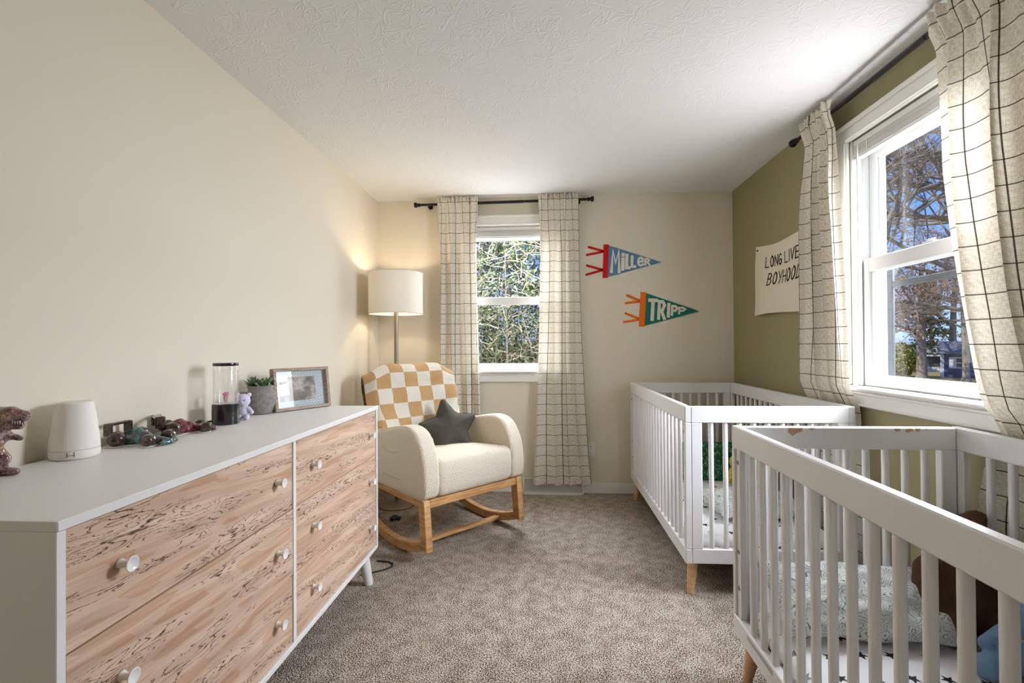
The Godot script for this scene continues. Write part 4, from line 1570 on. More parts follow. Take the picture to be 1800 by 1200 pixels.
func build_bedding() -> void:
	mattress("white star print mattress in the crib below the boyhood banner", CRIB1)
	mattress("white star print mattress in the crib with the chipped rail", CRIB2)
	# crib in the corner
	cushion("print_pillow", "green pillow with white line drawings against the far crib end", Transform3D(Basis(Vector3.RIGHT, 0.95), Vector3(1.10, MAT_TOP + 0.118, -3.42)), 0.52, 0.29, 0.11, M.green_print, 1.0)
	cushion("print_pillow", "pale line print pillow in the crib below the boyhood banner", Transform3D(Basis(Vector3.UP, 0.10) * Basis(Vector3.RIGHT, 0.05), Vector3(1.14, MAT_TOP + 0.056, -2.72)), 0.50, 0.34, 0.13, M.doodle, 2.0)
	var t := thing("yellow_plush", "small yellow plush duck by the green pillow", "plush toy", Vector3(1.26, MAT_TOP, -3.22))
	put(body([[Vector3(0, 0.060, 0), Vector3(0, 0.075, -0.01), 0.055, 0.055], [Vector3(-0.005, 0.155, 0), Vector3(-0.005, 0.165, 0), 0.042, 0.042], [Vector3(-0.045, 0.07, 0.02), Vector3(-0.075, 0.05, 0.035), 0.02, 0.014], [Vector3(0.045, 0.07, 0.02), Vector3(0.075, 0.05, 0.035), 0.02, 0.014], [Vector3(-0.03, 0.022, 0.04), Vector3(-0.04, 0.022, 0.07), 0.021, 0.018], [Vector3(0.03, 0.022, 0.04), Vector3(0.04, 0.022, 0.07), 0.021, 0.018]], 0.02, 0.007), "body", M.yellow_plush, t)
	var bk := MB.new()
	bk.tube([Vector3(-0.005, 0.150, 0.035), Vector3(-0.006, 0.146, 0.062)], [0.015, 0.006], 10)
	put(bk, "beak", M.felt_orange, t)
	t = thing("yellow_blanket", "folded yellow blanket by the olive wall side of the corner crib", "blanket", Vector3(1.345, MAT_TOP + 0.002, -3.06))
	var fb := MB.new()
	for k in 4:
		fb.soft(Vector3(0.002 * sin(k * 2.0), 0.018 + k * 0.033, 0.004 * sin(k * 3.0)), Vector3(0.055, 0.017, 0.11), 0.015, 4)
	put(fb, "folds", M.yellow_plush, t)
	# crib with the teddy
	var p := cushion("print_pillow", "large pale line print pillow beside the brown teddy", Transform3D(Basis(Vector3.UP, -0.05) * Basis(Vector3.RIGHT, 0.42), Vector3(1.010, MAT_TOP + 0.092, -1.640)), 0.53, 0.27, 0.15, M.doodle, 3.0)
	var tg := MB.new()
	tg.box(Vector3(0.245, -0.012, 0.150), Vector3(0.036, 0.0012, 0.030), 0.0, Basis(Vector3.UP, 0.3) * Basis(Vector3.RIGHT, -0.25))
	put(tg, "care_tag", M.tag_cloth, p)
	t = thing("teddy_bear", "brown teddy bear slumped in the crib corner", "plush toy", Vector3(1.330, MAT_TOP, -1.650), 0.05)
	t.scale = Vector3.ONE * 1.12
	put(body([
		[Vector3(0, 0.095, 0), Vector3(0, 0.14, -0.01), 0.088, 0.078], [Vector3(0, 0.255, 0.0), Vector3(0, 0.262, 0.01), 0.076, 0.074],
		[Vector3(-0.062, 0.318, 0), Vector3(-0.066, 0.324, 0), 0.027, 0.025], [Vector3(0.062, 0.318, 0), Vector3(0.066, 0.324, 0), 0.027, 0.025],
		[Vector3(0, 0.240, 0.068), Vector3(0, 0.238, 0.082), 0.034, 0.028],
		[Vector3(-0.075, 0.175, 0.0), Vector3(-0.120, 0.085, 0.045), 0.036, 0.034], [Vector3(0.075, 0.175, 0.0), Vector3(0.115, 0.085, 0.045), 0.036, 0.034],
		[Vector3(-0.055, 0.045, 0.03), Vector3(-0.078, 0.046, 0.085), 0.043, 0.045], [Vector3(0.050, 0.045, 0.03), Vector3(0.060, 0.046, 0.080), 0.040, 0.040]], 0.03, 0.010), "body", M.brown_plush, t)
	var eb := MB.new()
	for s in [-1.0, 1.0]:
		eb.lathe([Vector2(0, 0.007), Vector2(0.005, 0.005), Vector2(0.007, 0), Vector2(0, -0.003)], 12, Transform3D(Basis(Vector3.RIGHT, 1.4), Vector3(s * 0.030, 0.282, 0.076)))
	put(eb, "eyes", M.black, t)
	eb = MB.new()
	eb.tube([Vector3(-0.010, 0.250, 0.110), Vector3(0.010, 0.250, 0.110)], [0.009, 0.009], 10)
	put(eb, "nose", M.black, t)
	t = thing("blue_plush", "blue plush dragon with a gold wing and teal spines in the crib", "plush toy", Vector3(1.342, MAT_TOP, -1.425), -0.9)
	t.scale = Vector3.ONE * 0.92
	put(body([
		[Vector3(0, 0.075, 0), Vector3(0, 0.105, -0.02), 0.070, 0.060], [Vector3(0, 0.205, 0.02), Vector3(0, 0.200, 0.045), 0.052, 0.044],
		[Vector3(0, 0.185, 0.085), Vector3(0, 0.182, 0.10), 0.030, 0.027], [Vector3(-0.045, 0.035, 0.04), Vector3(-0.070, 0.036, 0.105), 0.033, 0.038],
		[Vector3(0.045, 0.035, 0.04), Vector3(0.070, 0.036, 0.105), 0.033, 0.038], [Vector3(-0.055, 0.115, 0.01), Vector3(-0.085, 0.080, 0.05), 0.022, 0.020],
		[Vector3(0.055, 0.115, 0.01), Vector3(0.085, 0.080, 0.05), 0.022, 0.020], [Vector3(0, 0.05, -0.05), Vector3(0.03, 0.03, -0.13), 0.034, 0.012]], 0.022, 0.008), "body", M.blue_plush, t)
	var wx := Transform3D(Basis(Vector3.UP, 0.35), Vector3(-0.050, 0.106, 0.056))
	var wing := MB.new()
	wing.board(PackedVector2Array([Vector2(0, 0), Vector2(0.055, 0.038), Vector2(0.105, 0.030), Vector2(0.098, -0.012), Vector2(0.070, -0.020), Vector2(0.050, -0.048), Vector2(0.022, -0.036)]), 0.012, 0.0055, wx, 3)
	var wg := put(wing, "wing", M.gold, t, "shiny gold wing")
	for q in [Vector2(0.10, 0.028), Vector2(0.096, -0.010), Vector2(0.052, -0.044)]:
		wing = MB.new()
		wing.tube([wx * Vector3(0.004, 0, 0.007), wx * Vector3(q.x, q.y, 0.007)], [0.003, 0.002], 6)
		put(wing, "wing_rib", M.gold, wg)
	for k in 4:
		var sp := MB.new()
		sp.tube([Vector3(0, 0.245 - k * 0.038, -0.018 - k * 0.018), Vector3(0, 0.268 - k * 0.038, -0.050 - k * 0.020)], [0.020, 0.004], 10)
		put(sp, "spine", M.teal_plush, t)


# ---------------------------------------------------------------- things on the dresser
func build_dresser_things() -> void:
	var T := DH
	# sound machine
	var t := thing("sound_machine", "white tapered sound machine with a bracket logo on the dresser", "sound machine", D(-1.337, T, 1.258))
	var b := MB.new()
	b.lathe([Vector2(0, 0), Vector2(0.050, 0), Vector2(0.054, 0.003), Vector2(0.0560, 0.010), Vector2(0.0560, 0.026)], 48)
	put(b, "base", M.machine, t)
	b = MB.new()
	b.lathe([Vector2(0.0556, 0.0265), Vector2(0.0560, 0.028), Vector2(0.0545, 0.052), Vector2(0.0475, 0.110), Vector2(0.0415, 0.152), Vector2(0.0395, 0.157), Vector2(0.036, 0.1585), Vector2(0, 0.1585)], 48)
	put(b, "dome", M.machine, t)
	b = MB.new()
	var dir := atan2(0.79, 1.02)          # the mark looks towards the room
	var mark := func(u: float, v: float) -> Vector3:
		var a: float = dir + u / 0.056
		return Vector3(sin(a) * 0.0564, 0.016 + v, cos(a) * 0.0564)
	for st in [[Vector2(-0.0045, 0.0055), Vector2(-0.0075, 0.0055), Vector2(-0.0075, -0.0055), Vector2(-0.0045, -0.0055)], [Vector2(0.0045, 0.0055), Vector2(0.0075, 0.0055), Vector2(0.0075, -0.0055), Vector2(0.0045, -0.0055)], [Vector2(-0.0075, -0.0005), Vector2(0.0, -0.0018), Vector2(0.0075, -0.0005)]]:
		var pts := []
		for q in st:
			pts.append(mark.call(q.x, q.y))
		b.tube(pts, [0.0008], 5)
	put(b, "logo", M.print, t, "printed bracket mark")

	wax_car("wax race car with a teal body on the dresser", D(-1.288, T, 1.438), -PI * 0.5 + 0.05, M.wax_teal)
	wax_car("wax race car with a red nose on the dresser", D(-1.300, T, 1.636), atan2(-0.65, 0.76), M.wax_red)
	dinosaur()

	# jellyfish lamp
	t = thing("jellyfish_lamp", "clear cylinder jellyfish lamp with black base and lid", "lamp", D(-1.292, T, 1.832))
	b = MB.new()
	b.lathe([Vector2(0, 0), Vector2(0.047, 0), Vector2(0.049, 0.002), Vector2(0.049, 0.080), Vector2(0.0475, 0.082), Vector2(0.040, 0.0825), Vector2(0, 0.0825)], 48)
	put(b, "base", M.black, t)
	b = MB.new()
	b.lathe([Vector2(0.0455, 0.0825), Vector2(0.0455, 0.245), Vector2(0.0430, 0.245), Vector2(0.0430, 0.0830)], 48)
	put(b, "cylinder", M.clear, t)
	b = MB.new()
	b.lathe([Vector2(0, 0.0832), Vector2(0.0428, 0.0832), Vector2(0.0428, 0.218), Vector2(0, 0.218)], 48)
	put(b, "water", M.water, t)
	b = MB.new()
	b.lathe([Vector2(0, 0.234), Vector2(0.0425, 0.234), Vector2(0.0462, 0.235), Vector2(0.0462, 0.2445), Vector2(0.044, 0.2465), Vector2(0, 0.2465)], 48)
	put(b, "lid", M.black, t)
	b = MB.new()
	b.lathe([Vector2(0, 0.128), Vector2(0.006, 0.1272), Vector2(0.0105, 0.1235), Vector2(0.0122, 0.117), Vector2(0.0105, 0.1145), Vector2(0.006, 0.1155), Vector2(0, 0.1165)], 20)
	var jelly := put(b, "jellyfish", M.pink, t)
	b = MB.new()
	for k in 6:
		var a := TAU * k / 6.0
		b.tube([Vector3(cos(a) * 0.006, 0.115, sin(a) * 0.006), Vector3(cos(a) * 0.0085, 0.104, sin(a) * 0.0085), Vector3(cos(a) * 0.005, 0.094, sin(a) * 0.005), Vector3(cos(a) * 0.008, 0.0842, sin(a) * 0.008)], [0.0022, 0.0026, 0.002, 0.001], 6)
	put(b, "tentacles", M.pale_pink, jelly)
	b = MB.new()
	b.tube([Vector3(-0.049, 0.012, -0.010), Vector3(-0.062, 0.010, 0.0), Vector3(-0.085, 0.006, 0.018), Vector3(-0.100, 0.004, 0.03)], [0.005, 0.004, 0.003, 0.003], 8)
	put(b, "power_cord", M.cord, t)

	# little lilac bear
	t = thing("bear_figurine", "small lilac bear figurine between the jellyfish lamp and the grey pot", "figurine", D(-1.294, T, 1.948), 0.35)
	put(body([[Vector3(0, 0.030, 0), Vector3(0, 0.038, 0), 0.024, 0.022], [Vector3(0, 0.080, 0.002), Vector3(0, 0.082, 0.004), 0.027, 0.027], [Vector3(-0.021, 0.103, 0), Vector3(-0.022, 0.105, 0), 0.009, 0.009], [Vector3(0.021, 0.103, 0), Vector3(0.022, 0.105, 0), 0.009, 0.009],
		[Vector3(-0.020, 0.045, 0.006), Vector3(-0.034, 0.030, 0.014), 0.010, 0.009], [Vector3(0.020, 0.045, 0.006), Vector3(0.034, 0.030, 0.014), 0.010, 0.009], [Vector3(-0.013, 0.012, 0.008), Vector3(-0.018, 0.0105, 0.030), 0.012, 0.011], [Vector3(0.013, 0.012, 0.008), Vector3(0.018, 0.0105, 0.030), 0.012, 0.011]], 0.006, 0.0035), "body", M.lilac, t)
	b = MB.new()
	for s in [-1.0, 1.0]:
		b.lathe([Vector2(0, 0.003), Vector2(0.004, 0.002), Vector2(0.005, 0)], 12, Transform3D(Basis(Vector3.RIGHT, 1.45), Vector3(s * 0.010, 0.084, 0.028)))
	put(b, "eyes", M.lilac_dark, t)
	b = MB.new()
	b.lathe([Vector2(0, 0.004), Vector2(0.006, 0.003), Vector2(0.008, 0)], 12, Transform3D(Basis(Vector3.RIGHT, 1.45), Vector3(0, 0.074, 0.030)))
	put(b, "muzzle", M.lilac, t)
	b = MB.new()
	var hoop := []
	for k in 13:
		var a := PI * k / 12.0
		hoop.append(Vector3(cos(a) * 0.029, 0.082 + sin(a) * 0.032, 0.0))
	b.tube(hoop, [0.002], 6)
	put(b, "headband", M.soil, t, "dark headband")

	# succulents
	t = thing("potted_succulent", "succulents in a round grey concrete pot beside the picture frame", "potted plant", D(-1.318, T, 2.112))
	b = MB.new()
	b.lathe([Vector2(0, 0), Vector2(0.040, 0), Vector2(0.045, 0.006), Vector2(0.060, 0.045), Vector2(0.0645, 0.072), Vector2(0.062, 0.094), Vector2(0.0545, 0.110), Vector2(0.0535, 0.116), Vector2(0.0575, 0.126), Vector2(0.0590, 0.131), Vector2(0.0560, 0.132), Vector2(0.0500, 0.126), Vector2(0.0480, 0.116)], 40)
	put(b, "pot", M.concrete, t)
	b = MB.new()
	b.lathe([Vector2(0.0484, 0.117), Vector2(0.03, 0.120), Vector2(0, 0.122)], 24)
	put(b, "soil", M.soil, t)
	var r := RandomNumberGenerator.new()
	r.seed = 15
	# a spiky rosette, a broad rosette and trailing stems
	for k in 26:
		var a := k * 2.4
		var tilt := lerpf(0.15, 1.25, k / 25.0)
		leaf(t, Vector3(-0.026, 0.124, 0.012), a, tilt, r.randf_range(0.042, 0.058), 0.0075, M.succulent if k % 3 else M.succulent_dark)
	for k in 18:
		var a := k * 2.4 + 1.0
		var tilt := lerpf(0.1, 1.2, k / 17.0)
		leaf(t, Vector3(0.012, 0.126, 0.020), a, tilt, r.randf_range(0.026, 0.036), 0.012, M.succulent_pale if k % 3 == 0 else M.succulent_dark)
	for k in 22:
		var a := r.randf() * TAU
		leaf(t, Vector3(0.026 + r.randf_range(-0.014, 0.016), 0.126 + r.randf_range(0, 0.024), -0.010 + r.randf_range(-0.022, 0.026)), a, r.randf_range(0.2, 1.2), r.randf_range(0.018, 0.030), 0.009, [M.succulent, M.succulent_pale, M.succulent_dark][k % 3])

	picture_frame()


# one thick pointed leaf of a plant
func leaf(parent: Node3D, at: Vector3, turn: float, tilt: float, len: float, w: float, m: Material) -> void:
	if not M.has("leaf_mesh"):
		var b := MB.new()
		var rows := []
		for k in 6:
			var f := k / 5.0
			var ww := sin(PI * minf(0.98, 0.18 + f * 0.82)) * 0.5 + 0.02
			var row := PackedVector3Array()
			for s in 6:
				var a := TAU * s / 6.0
				row.append(Vector3(cos(a) * ww, f, sin(a) * ww * 0.45 - 0.12 * f * f))
			rows.append(row)
		b.grid(rows, [], true)
		M.leaf_mesh = b.mesh()
	var o := show_mesh(M.leaf_mesh, "leaf", m, parent)
	o.transform = Transform3D(Basis(Vector3.UP, turn) * Basis(Vector3.RIGHT, tilt) * Basis.from_scale(Vector3(w * 2.0, len, w * 2.0)), at)


# moulded wax racing car, nose along -z before it is turned
func wax_car(label: String, at: Vector3, turn: float, m: Material) -> void:
	var t := thing("wax_race_car", label, "toy car", at + Vector3(0, 0.0012, 0), 0.0, "wax race cars")
	t.rotation.y = turn
	put(body([
		[Vector3(0, 0.020, 0.062), Vector3(0, 0.020, 0.0), 0.019, 0.021], [Vector3(0, 0.018, 0.0), Vector3(0, 0.010, -0.062), 0.018, 0.010],
		[Vector3(-0.018, 0.014, 0.045), Vector3(-0.020, 0.012, 0.005), 0.014, 0.011], [Vector3(0.018, 0.014, 0.045), Vector3(0.020, 0.012, 0.005), 0.014, 0.011],
		[Vector3(0, 0.040, 0.022), Vector3(0, 0.034, 0.050), 0.014, 0.010],
		[Vector3(-0.034, 0.0065, -0.078), Vector3(0.034, 0.0065, -0.078), 0.007, 0.007], [Vector3(0, 0.009, -0.055), Vector3(0, 0.007, -0.078), 0.012, 0.011],
		[Vector3(-0.040, 0.008, -0.045), Vector3(0.040, 0.008, -0.045), 0.006, 0.006], [Vector3(-0.040, 0.010, 0.050), Vector3(0.040, 0.010, 0.050), 0.007, 0.007]], 0.010, 0.0045), "chassis", m, t)
	for q in [[-0.043, -0.046, 0.019], [0.043, -0.046, 0.019], [-0.045, 0.052, 0.0235], [0.045, 0.052, 0.0235]]:
		var b := MB.new()
		var w := 0.016
		b.lathe([Vector2(0, -w), Vector2(q[2] * 0.55, -w), Vector2(q[2] * 0.85, -w * 0.9), Vector2(q[2], -w * 0.45), Vector2(q[2], w * 0.45), Vector2(q[2] * 0.85, w * 0.9), Vector2(q[2] * 0.55, w), Vector2(0, w)], 20, Transform3D(Basis(Vector3(0, 0, 1), PI * 0.5), Vector3(q[0], q[2], q[1])))
		put(b, "wheel", M.wax_dark, t)
	# rear wing with open middle
	var b2 := MB.new()
	b2.box(Vector3(0, 0.066, 0.088), Vector3(0.082, 0.009, 0.026), 0.004, Basis(Vector3.RIGHT, 0.15))
	for s in [-1.0, 1.0]:
		b2.box(Vector3(s * 0.038, 0.050, 0.086), Vector3(0.008, 0.040, 0.030), 0.003)
	b2.box(Vector3(0, 0.026, 0.080), Vector3(0.078, 0.010, 0.022), 0.004)
	put(b2, "rear_wing", M.wax_dark, t)
	# pale flash of wax round the foot
	b2 = MB.new()
	b2.board(loop_curve([Vector2(-0.036, -0.080), Vector2(0.036, -0.080), Vector2(0.030, -0.066), Vector2(0.060, -0.060), Vector2(0.060, -0.030), Vector2(0.030, -0.016), Vector2(0.040, 0.020), Vector2(0.064, 0.030), Vector2(0.064, 0.074), Vector2(0.038, 0.094), Vector2(-0.038, 0.094), Vector2(-0.064, 0.074), Vector2(-0.064, 0.030), Vector2(-0.040, 0.020), Vector2(-0.030, -0.016), Vector2(-0.060, -0.030), Vector2(-0.060, -0.060), Vector2(-0.030, -0.066)], 3), 0.003, 0.001, Transform3D(Basis(Vector3.RIGHT, PI * 0.5), Vector3(0, 0.0016, 0)), 1)
	put(b2, "foot_rim", M.wax_rim, t)


func dinosaur() -> void:
	# nose along +x before it is turned
	var t := thing("dinosaur_figure", "marbled maroon and white wax dinosaur standing on the dresser", "figurine", D(-1.308, DH, 1.045), 0.15)
	put(body([
		[Vector3(-0.030, 0.075, 0), Vector3(-0.005, 0.105, 0), 0.030, 0.025], [Vector3(-0.005, 0.105, 0), Vector3(0.002, 0.140, 0), 0.022, 0.021],
		[Vector3(-0.008, 0.150, 0), Vector3(0.028, 0.151, 0), 0.022, 0.019], [Vector3(0.028, 0.151, 0), Vector3(0.060, 0.148, 0), 0.018, 0.0125],
		[Vector3(0.008, 0.128, 0), Vector3(0.048, 0.125, 0), 0.013, 0.0095],
		[Vector3(-0.035, 0.065, 0.020), Vector3(-0.012, 0.040, 0.026), 0.022, 0.014], [Vector3(-0.012, 0.040, 0.026), Vector3(-0.022, 0.012, 0.026), 0.012, 0.011], [Vector3(-0.022, 0.010, 0.026), Vector3(0.014, 0.009, 0.028), 0.011, 0.009],
		[Vector3(-0.035, 0.065, -0.020), Vector3(-0.012, 0.040, -0.026), 0.022, 0.014], [Vector3(-0.012, 0.040, -0.026), Vector3(-0.022, 0.012, -0.026), 0.012, 0.011], [Vector3(-0.022, 0.010, -0.026), Vector3(0.014, 0.009, -0.028), 0.011, 0.009],
		[Vector3(0.004, 0.098, 0.020), Vector3(0.026, 0.090, 0.026), 0.009, 0.007], [Vector3(0.026, 0.090, 0.026), Vector3(0.020, 0.076, 0.026), 0.007, 0.005],
		[Vector3(0.004, 0.098, -0.020), Vector3(0.026, 0.090, -0.026), 0.009, 0.007],
		[Vector3(-0.045, 0.065, 0), Vector3(-0.090, 0.035, 0), 0.026, 0.014], [Vector3(-0.090, 0.035, 0), Vector3(-0.130, 0.012, 0.015), 0.014, 0.006]], 0.008, 0.004), "body", M.wax_dino, t)
	var b := MB.new()
	for k in 7:
		for s in [-1.0, 1.0]:
			var x := 0.024 + k * 0.0055
			b.tube([Vector3(x, 0.1375, s * 0.0095), Vector3(x, 0.1300, s * 0.0090)], [0.0020, 0.0006], 5)
	put(b, "teeth", M.wax_rim, t)


func picture_frame() -> void:
	# the frame leans back; local x along it, y up its face, z out of its face
	var a := D(-1.262, DH, 2.150)
	var c := D(-1.132, DH, 2.385)
	var along := (c - a).normalized()
	var t := thing("picture_frame", "wooden box frame with a blue ring print mat leaning on the dresser", "picture frame", (a + c) * 0.5)
	var x := along
	var z := x.cross(Vector3.UP).normalized()
	var basis := Basis(x, Vector3.UP, z)
	if basis.determinant() < 0.0:
		basis = Basis(x, Vector3.UP, -z)
	t.transform = Transform3D(basis * Basis(Vector3.RIGHT, -0.13), (a + c) * 0.5 + Vector3(0, 0.0015, 0))
	var w := 0.298
	var h := 0.205
	var e := 0.015
	var dp := 0.032
	for q in [[Vector3(0, e * 0.5, 0), Vector3(w, e, dp)], [Vector3(0, h - e * 0.5, 0), Vector3(w, e, dp)], [Vector3(-w * 0.5 + e * 0.5, h * 0.5, 0), Vector3(e, h - e * 2.0 - 0.0006, dp)], [Vector3(w * 0.5 - e * 0.5, h * 0.5, 0), Vector3(e, h - e * 2.0 - 0.0006, dp)]]:
		var b := MB.new()
		b.box(q[0], q[1], 0.0012)
		put(b, "moulding", M.frame_wood, t)
	var m := MB.new()
	m.box(Vector3(0, h * 0.5, -0.010), Vector3(w - e * 2.0, h - e * 2.0, 0.003), 0.0)
	put(m, "ring_print_mat", M.mat_print, t)
	m = MB.new()
	m.box(Vector3(-0.014, h * 0.5, -0.0078), Vector3(0.190, 0.116, 0.0012), 0.0)
	put(m, "photograph", M.photo, t, "faded grey photograph")
	m = MB.new()
	m.box(Vector3(0, h * 0.5, 0.008), Vector3(w - e * 2.0 - 0.0008, h - e * 2.0 - 0.0008, 0.002), 0.0)
	put(m, "glass", M.frame_glass, t)
	m = MB.new()
	m.box(Vector3(0, 0.075, -0.042), Vector3(0.05, 0.14, 0.003), 0.0, Basis(Vector3.RIGHT, 0.36))
	put(m, "easel_back", M.soil, t)


# ---------------------------------------------------------------- lettering
const GLYPH := {
	"L": [[[0, 1], [0, 0], [0.9, 0]]],
	"M": [[[0, 0], [0.12, 1], [0.5, 0.42], [0.88, 1], [1, 0]]],
	"i": [[[0.5, 0], [0.5, 0.66]], [[0.5, 0.92], [0.5, 0.96]]],
	"e": [[[0.08, 0.46], [0.92, 0.54], [0.84, 0.86], [0.5, 1], [0.14, 0.84], [0.02, 0.46], [0.16, 0.12], [0.5, 0], [0.92, 0.14]]],
	"R": [[[0.04, 0], [0.04, 1], [0.6, 1], [0.92, 0.8], [0.62, 0.5], [0.08, 0.46]], [[0.45, 0.46], [0.98, 0]]],
	"T": [[[0, 1], [1, 1]], [[0.5, 1], [0.5, 0]]],
	"I": [[[0.5, 0], [0.5, 1]]],
	"P": [[[0.06, 0], [0.06, 1], [0.6, 1], [0.95, 0.76], [0.6, 0.46], [0.08, 0.46]]],
	"O": [[[0.5, 1], [0.18, 0.86], [0.04, 0.5], [0.18, 0.14], [0.5, 0], [0.82, 0.14], [0.96, 0.5], [0.82, 0.86], [0.5, 1]]],
	"N": [[[0, 0], [0.04, 1], [0.94, 0], [1, 1]]],
	"G": [[[0.92, 0.86], [0.6, 1], [0.2, 0.84], [0.04, 0.46], [0.22, 0.1], [0.6, 0], [0.94, 0.16], [0.94, 0.46], [0.6, 0.46]]],
	"V": [[[0, 1], [0.46, 0], [1, 1]]],
	"E": [[[0.92, 1], [0.06, 1], [0.06, 0], [0.96, 0]], [[0.08, 0.52], [0.8, 0.52]]],
	"B": [[[0.06, 0], [0.06, 1], [0.6, 0.98], [0.86, 0.78], [0.58, 0.54], [0.1, 0.52]], [[0.58, 0.54], [0.96, 0.28], [0.62, 0.02], [0.06, 0]]],
	"Y": [[[0, 1], [0.5, 0.5]], [[1, 1], [0.36, 0]]],
	"H": [[[0.04, 0], [0.04, 1]], [[0.96, 0], [0.96, 1]], [[0.04, 0.5], [0.96, 0.5]]],
	"D": [[[0.06, 0], [0.06, 1], [0.55, 0.94], [0.94, 0.56], [0.6, 0.06], [0.06, 0]]],
}

# a raised stroke of width w along points; "place" turns (x, y, height) into a point
func stroke(b: MB, pts: Array, w: float, rise: float, place: Callable) -> void:
	var n := pts.size()
	var L := []
	var R := []
	for k in n:
		var d1: Vector2 = (pts[k] - pts[maxi(k - 1, 0)])
		var d2: Vector2 = (pts[mini(k + 1, n - 1)] - pts[k])
		if k == 0:
			d1 = d2
		if k == n - 1:
			d2 = d1
		d1 = d1.normalized(); d2 = d2.normalized()
		var t := (d1 + d2).normalized()
		var nn := Vector2(-t.y, t.x)
		var sc := minf(1.7, 1.0 / maxf(0.35, nn.dot(Vector2(-d1.y, d1.x))))
		var p: Vector2 = pts[k]
		if k == 0:
			p -= t * w * 0.5
		if k == n - 1:
			p += t * w * 0.5
		L.append(p + nn * w * 0.5 * sc)
		R.append(p - nn * w * 0.5 * sc)
	for k in n - 1:
		rise += 0.00012
		var a: Vector3 = place.call(L[k].x, L[k].y, rise)
		var c: Vector3 = place.call(L[k + 1].x, L[k + 1].y, rise)
		var d: Vector3 = place.call(R[k + 1].x, R[k + 1].y, rise)
		var e: Vector3 = place.call(R[k].x, R[k].y, rise)
		var a0: Vector3 = place.call(L[k].x, L[k].y, 0.0)
		var c0: Vector3 = place.call(L[k + 1].x, L[k + 1].y, 0.0)
		var d0: Vector3 = place.call(R[k + 1].x, R[k + 1].y, 0.0)
		var e0: Vector3 = place.call(R[k].x, R[k].y, 0.0)
		var mid := (a + c + d + e + a0 + c0 + d0 + e0) / 8.0
		b.quad(a, c, d, e, mid)
		b.quad(a, c, c0, a0, mid)
		b.quad(e, d, d0, e0, mid)
		if k == 0:
			b.quad(a, e, e0, a0, mid)
		if k == n - 2:
			b.quad(c, d, d0, c0, mid)


# felt pennant on the far wall: hoist edge from top to bottom, tip, all as (x, y) on the wall
func pennant(label: String, top: Vector2, bottom: Vector2, tip: Vector2, band_w: float, field: Material, band: Material, word: String, letter_x: Array, heights: Array, strokes: Array, ties: Array, tapes: Array) -> void:
	var o := (top + bottom + tip) / 3.0
	var t := thing("felt_pennant", label, "pennant", D(o.x, o.y, ZB - 0.004), 0.0, "felt name pennants")
	var b := MB.new()
	b.board(PackedVector2Array([top - o, bottom - o, tip - o]), 0.004, 0.0008, Transform3D(), 1)
	put(b, "field", field, t)
	var d := (bottom - top).normalized()
	var out := Vector2(-d.y, d.x)
	if out.dot(tip - top) > 0.0:
		out = -out
	b = MB.new()
	b.board(PackedVector2Array([top - o - d * 0.006 - out * 0.004, bottom - o + d * 0.006 - out * 0.004, bottom - o + d * 0.006 + out * band_w, top - o - d * 0.006 + out * band_w]), 0.006, 0.0008, Transform3D(), 1)
	put(b, "band", band, t)
	for q in ties:
		b = MB.new()
		stroke(b, [q[0] - o, q[1] - o], 0.019, 0.0025, func(x: float, y: float, z: float) -> Vector3: return Vector3(x, y, z - 0.002))
		put(b, "tie", band, t)
	for q in tapes:
		b = MB.new()
		b.box(Vector3(q[0] - o.x, q[1] - o.y, -0.0030), Vector3(q[2], 0.022, 0.0008), 0.0, Basis(Vector3(0, 0, 1), q[3]))
		put(b, "tape", M.tape, t)
	var axis := (tip - (top + bottom) * 0.5).normalized()
	var up := -d
	var start := (top + bottom) * 0.5 - o
	for k in word.length():
		b = MB.new()
		var lh: float = heights[k]
		var x0: float = letter_x[k][0]
		var x1: float = letter_x[k][1]
		var shift: float = letter_x[k][2] if letter_x[k].size() > 2 else 0.0
		var w: float = strokes[k]
		for s in GLYPH[word[k]]:
			var pts := []
			for q in s:
				var px := lerpf(x0 + w * 0.5, x1 - w * 0.5, q[0])
				var py: float = (float(q[1]) - 0.5) * (lh - w) + shift
				pts.append(start + axis * px + up * py)
			stroke(b, pts, w, 0.0022 + 0.0006 * b.v.size() / 100.0, func(x: float, y: float, z: float) -> Vector3: return Vector3(x, y, z + 0.0018))
		put(b, "letter", M.felt_cream, t)


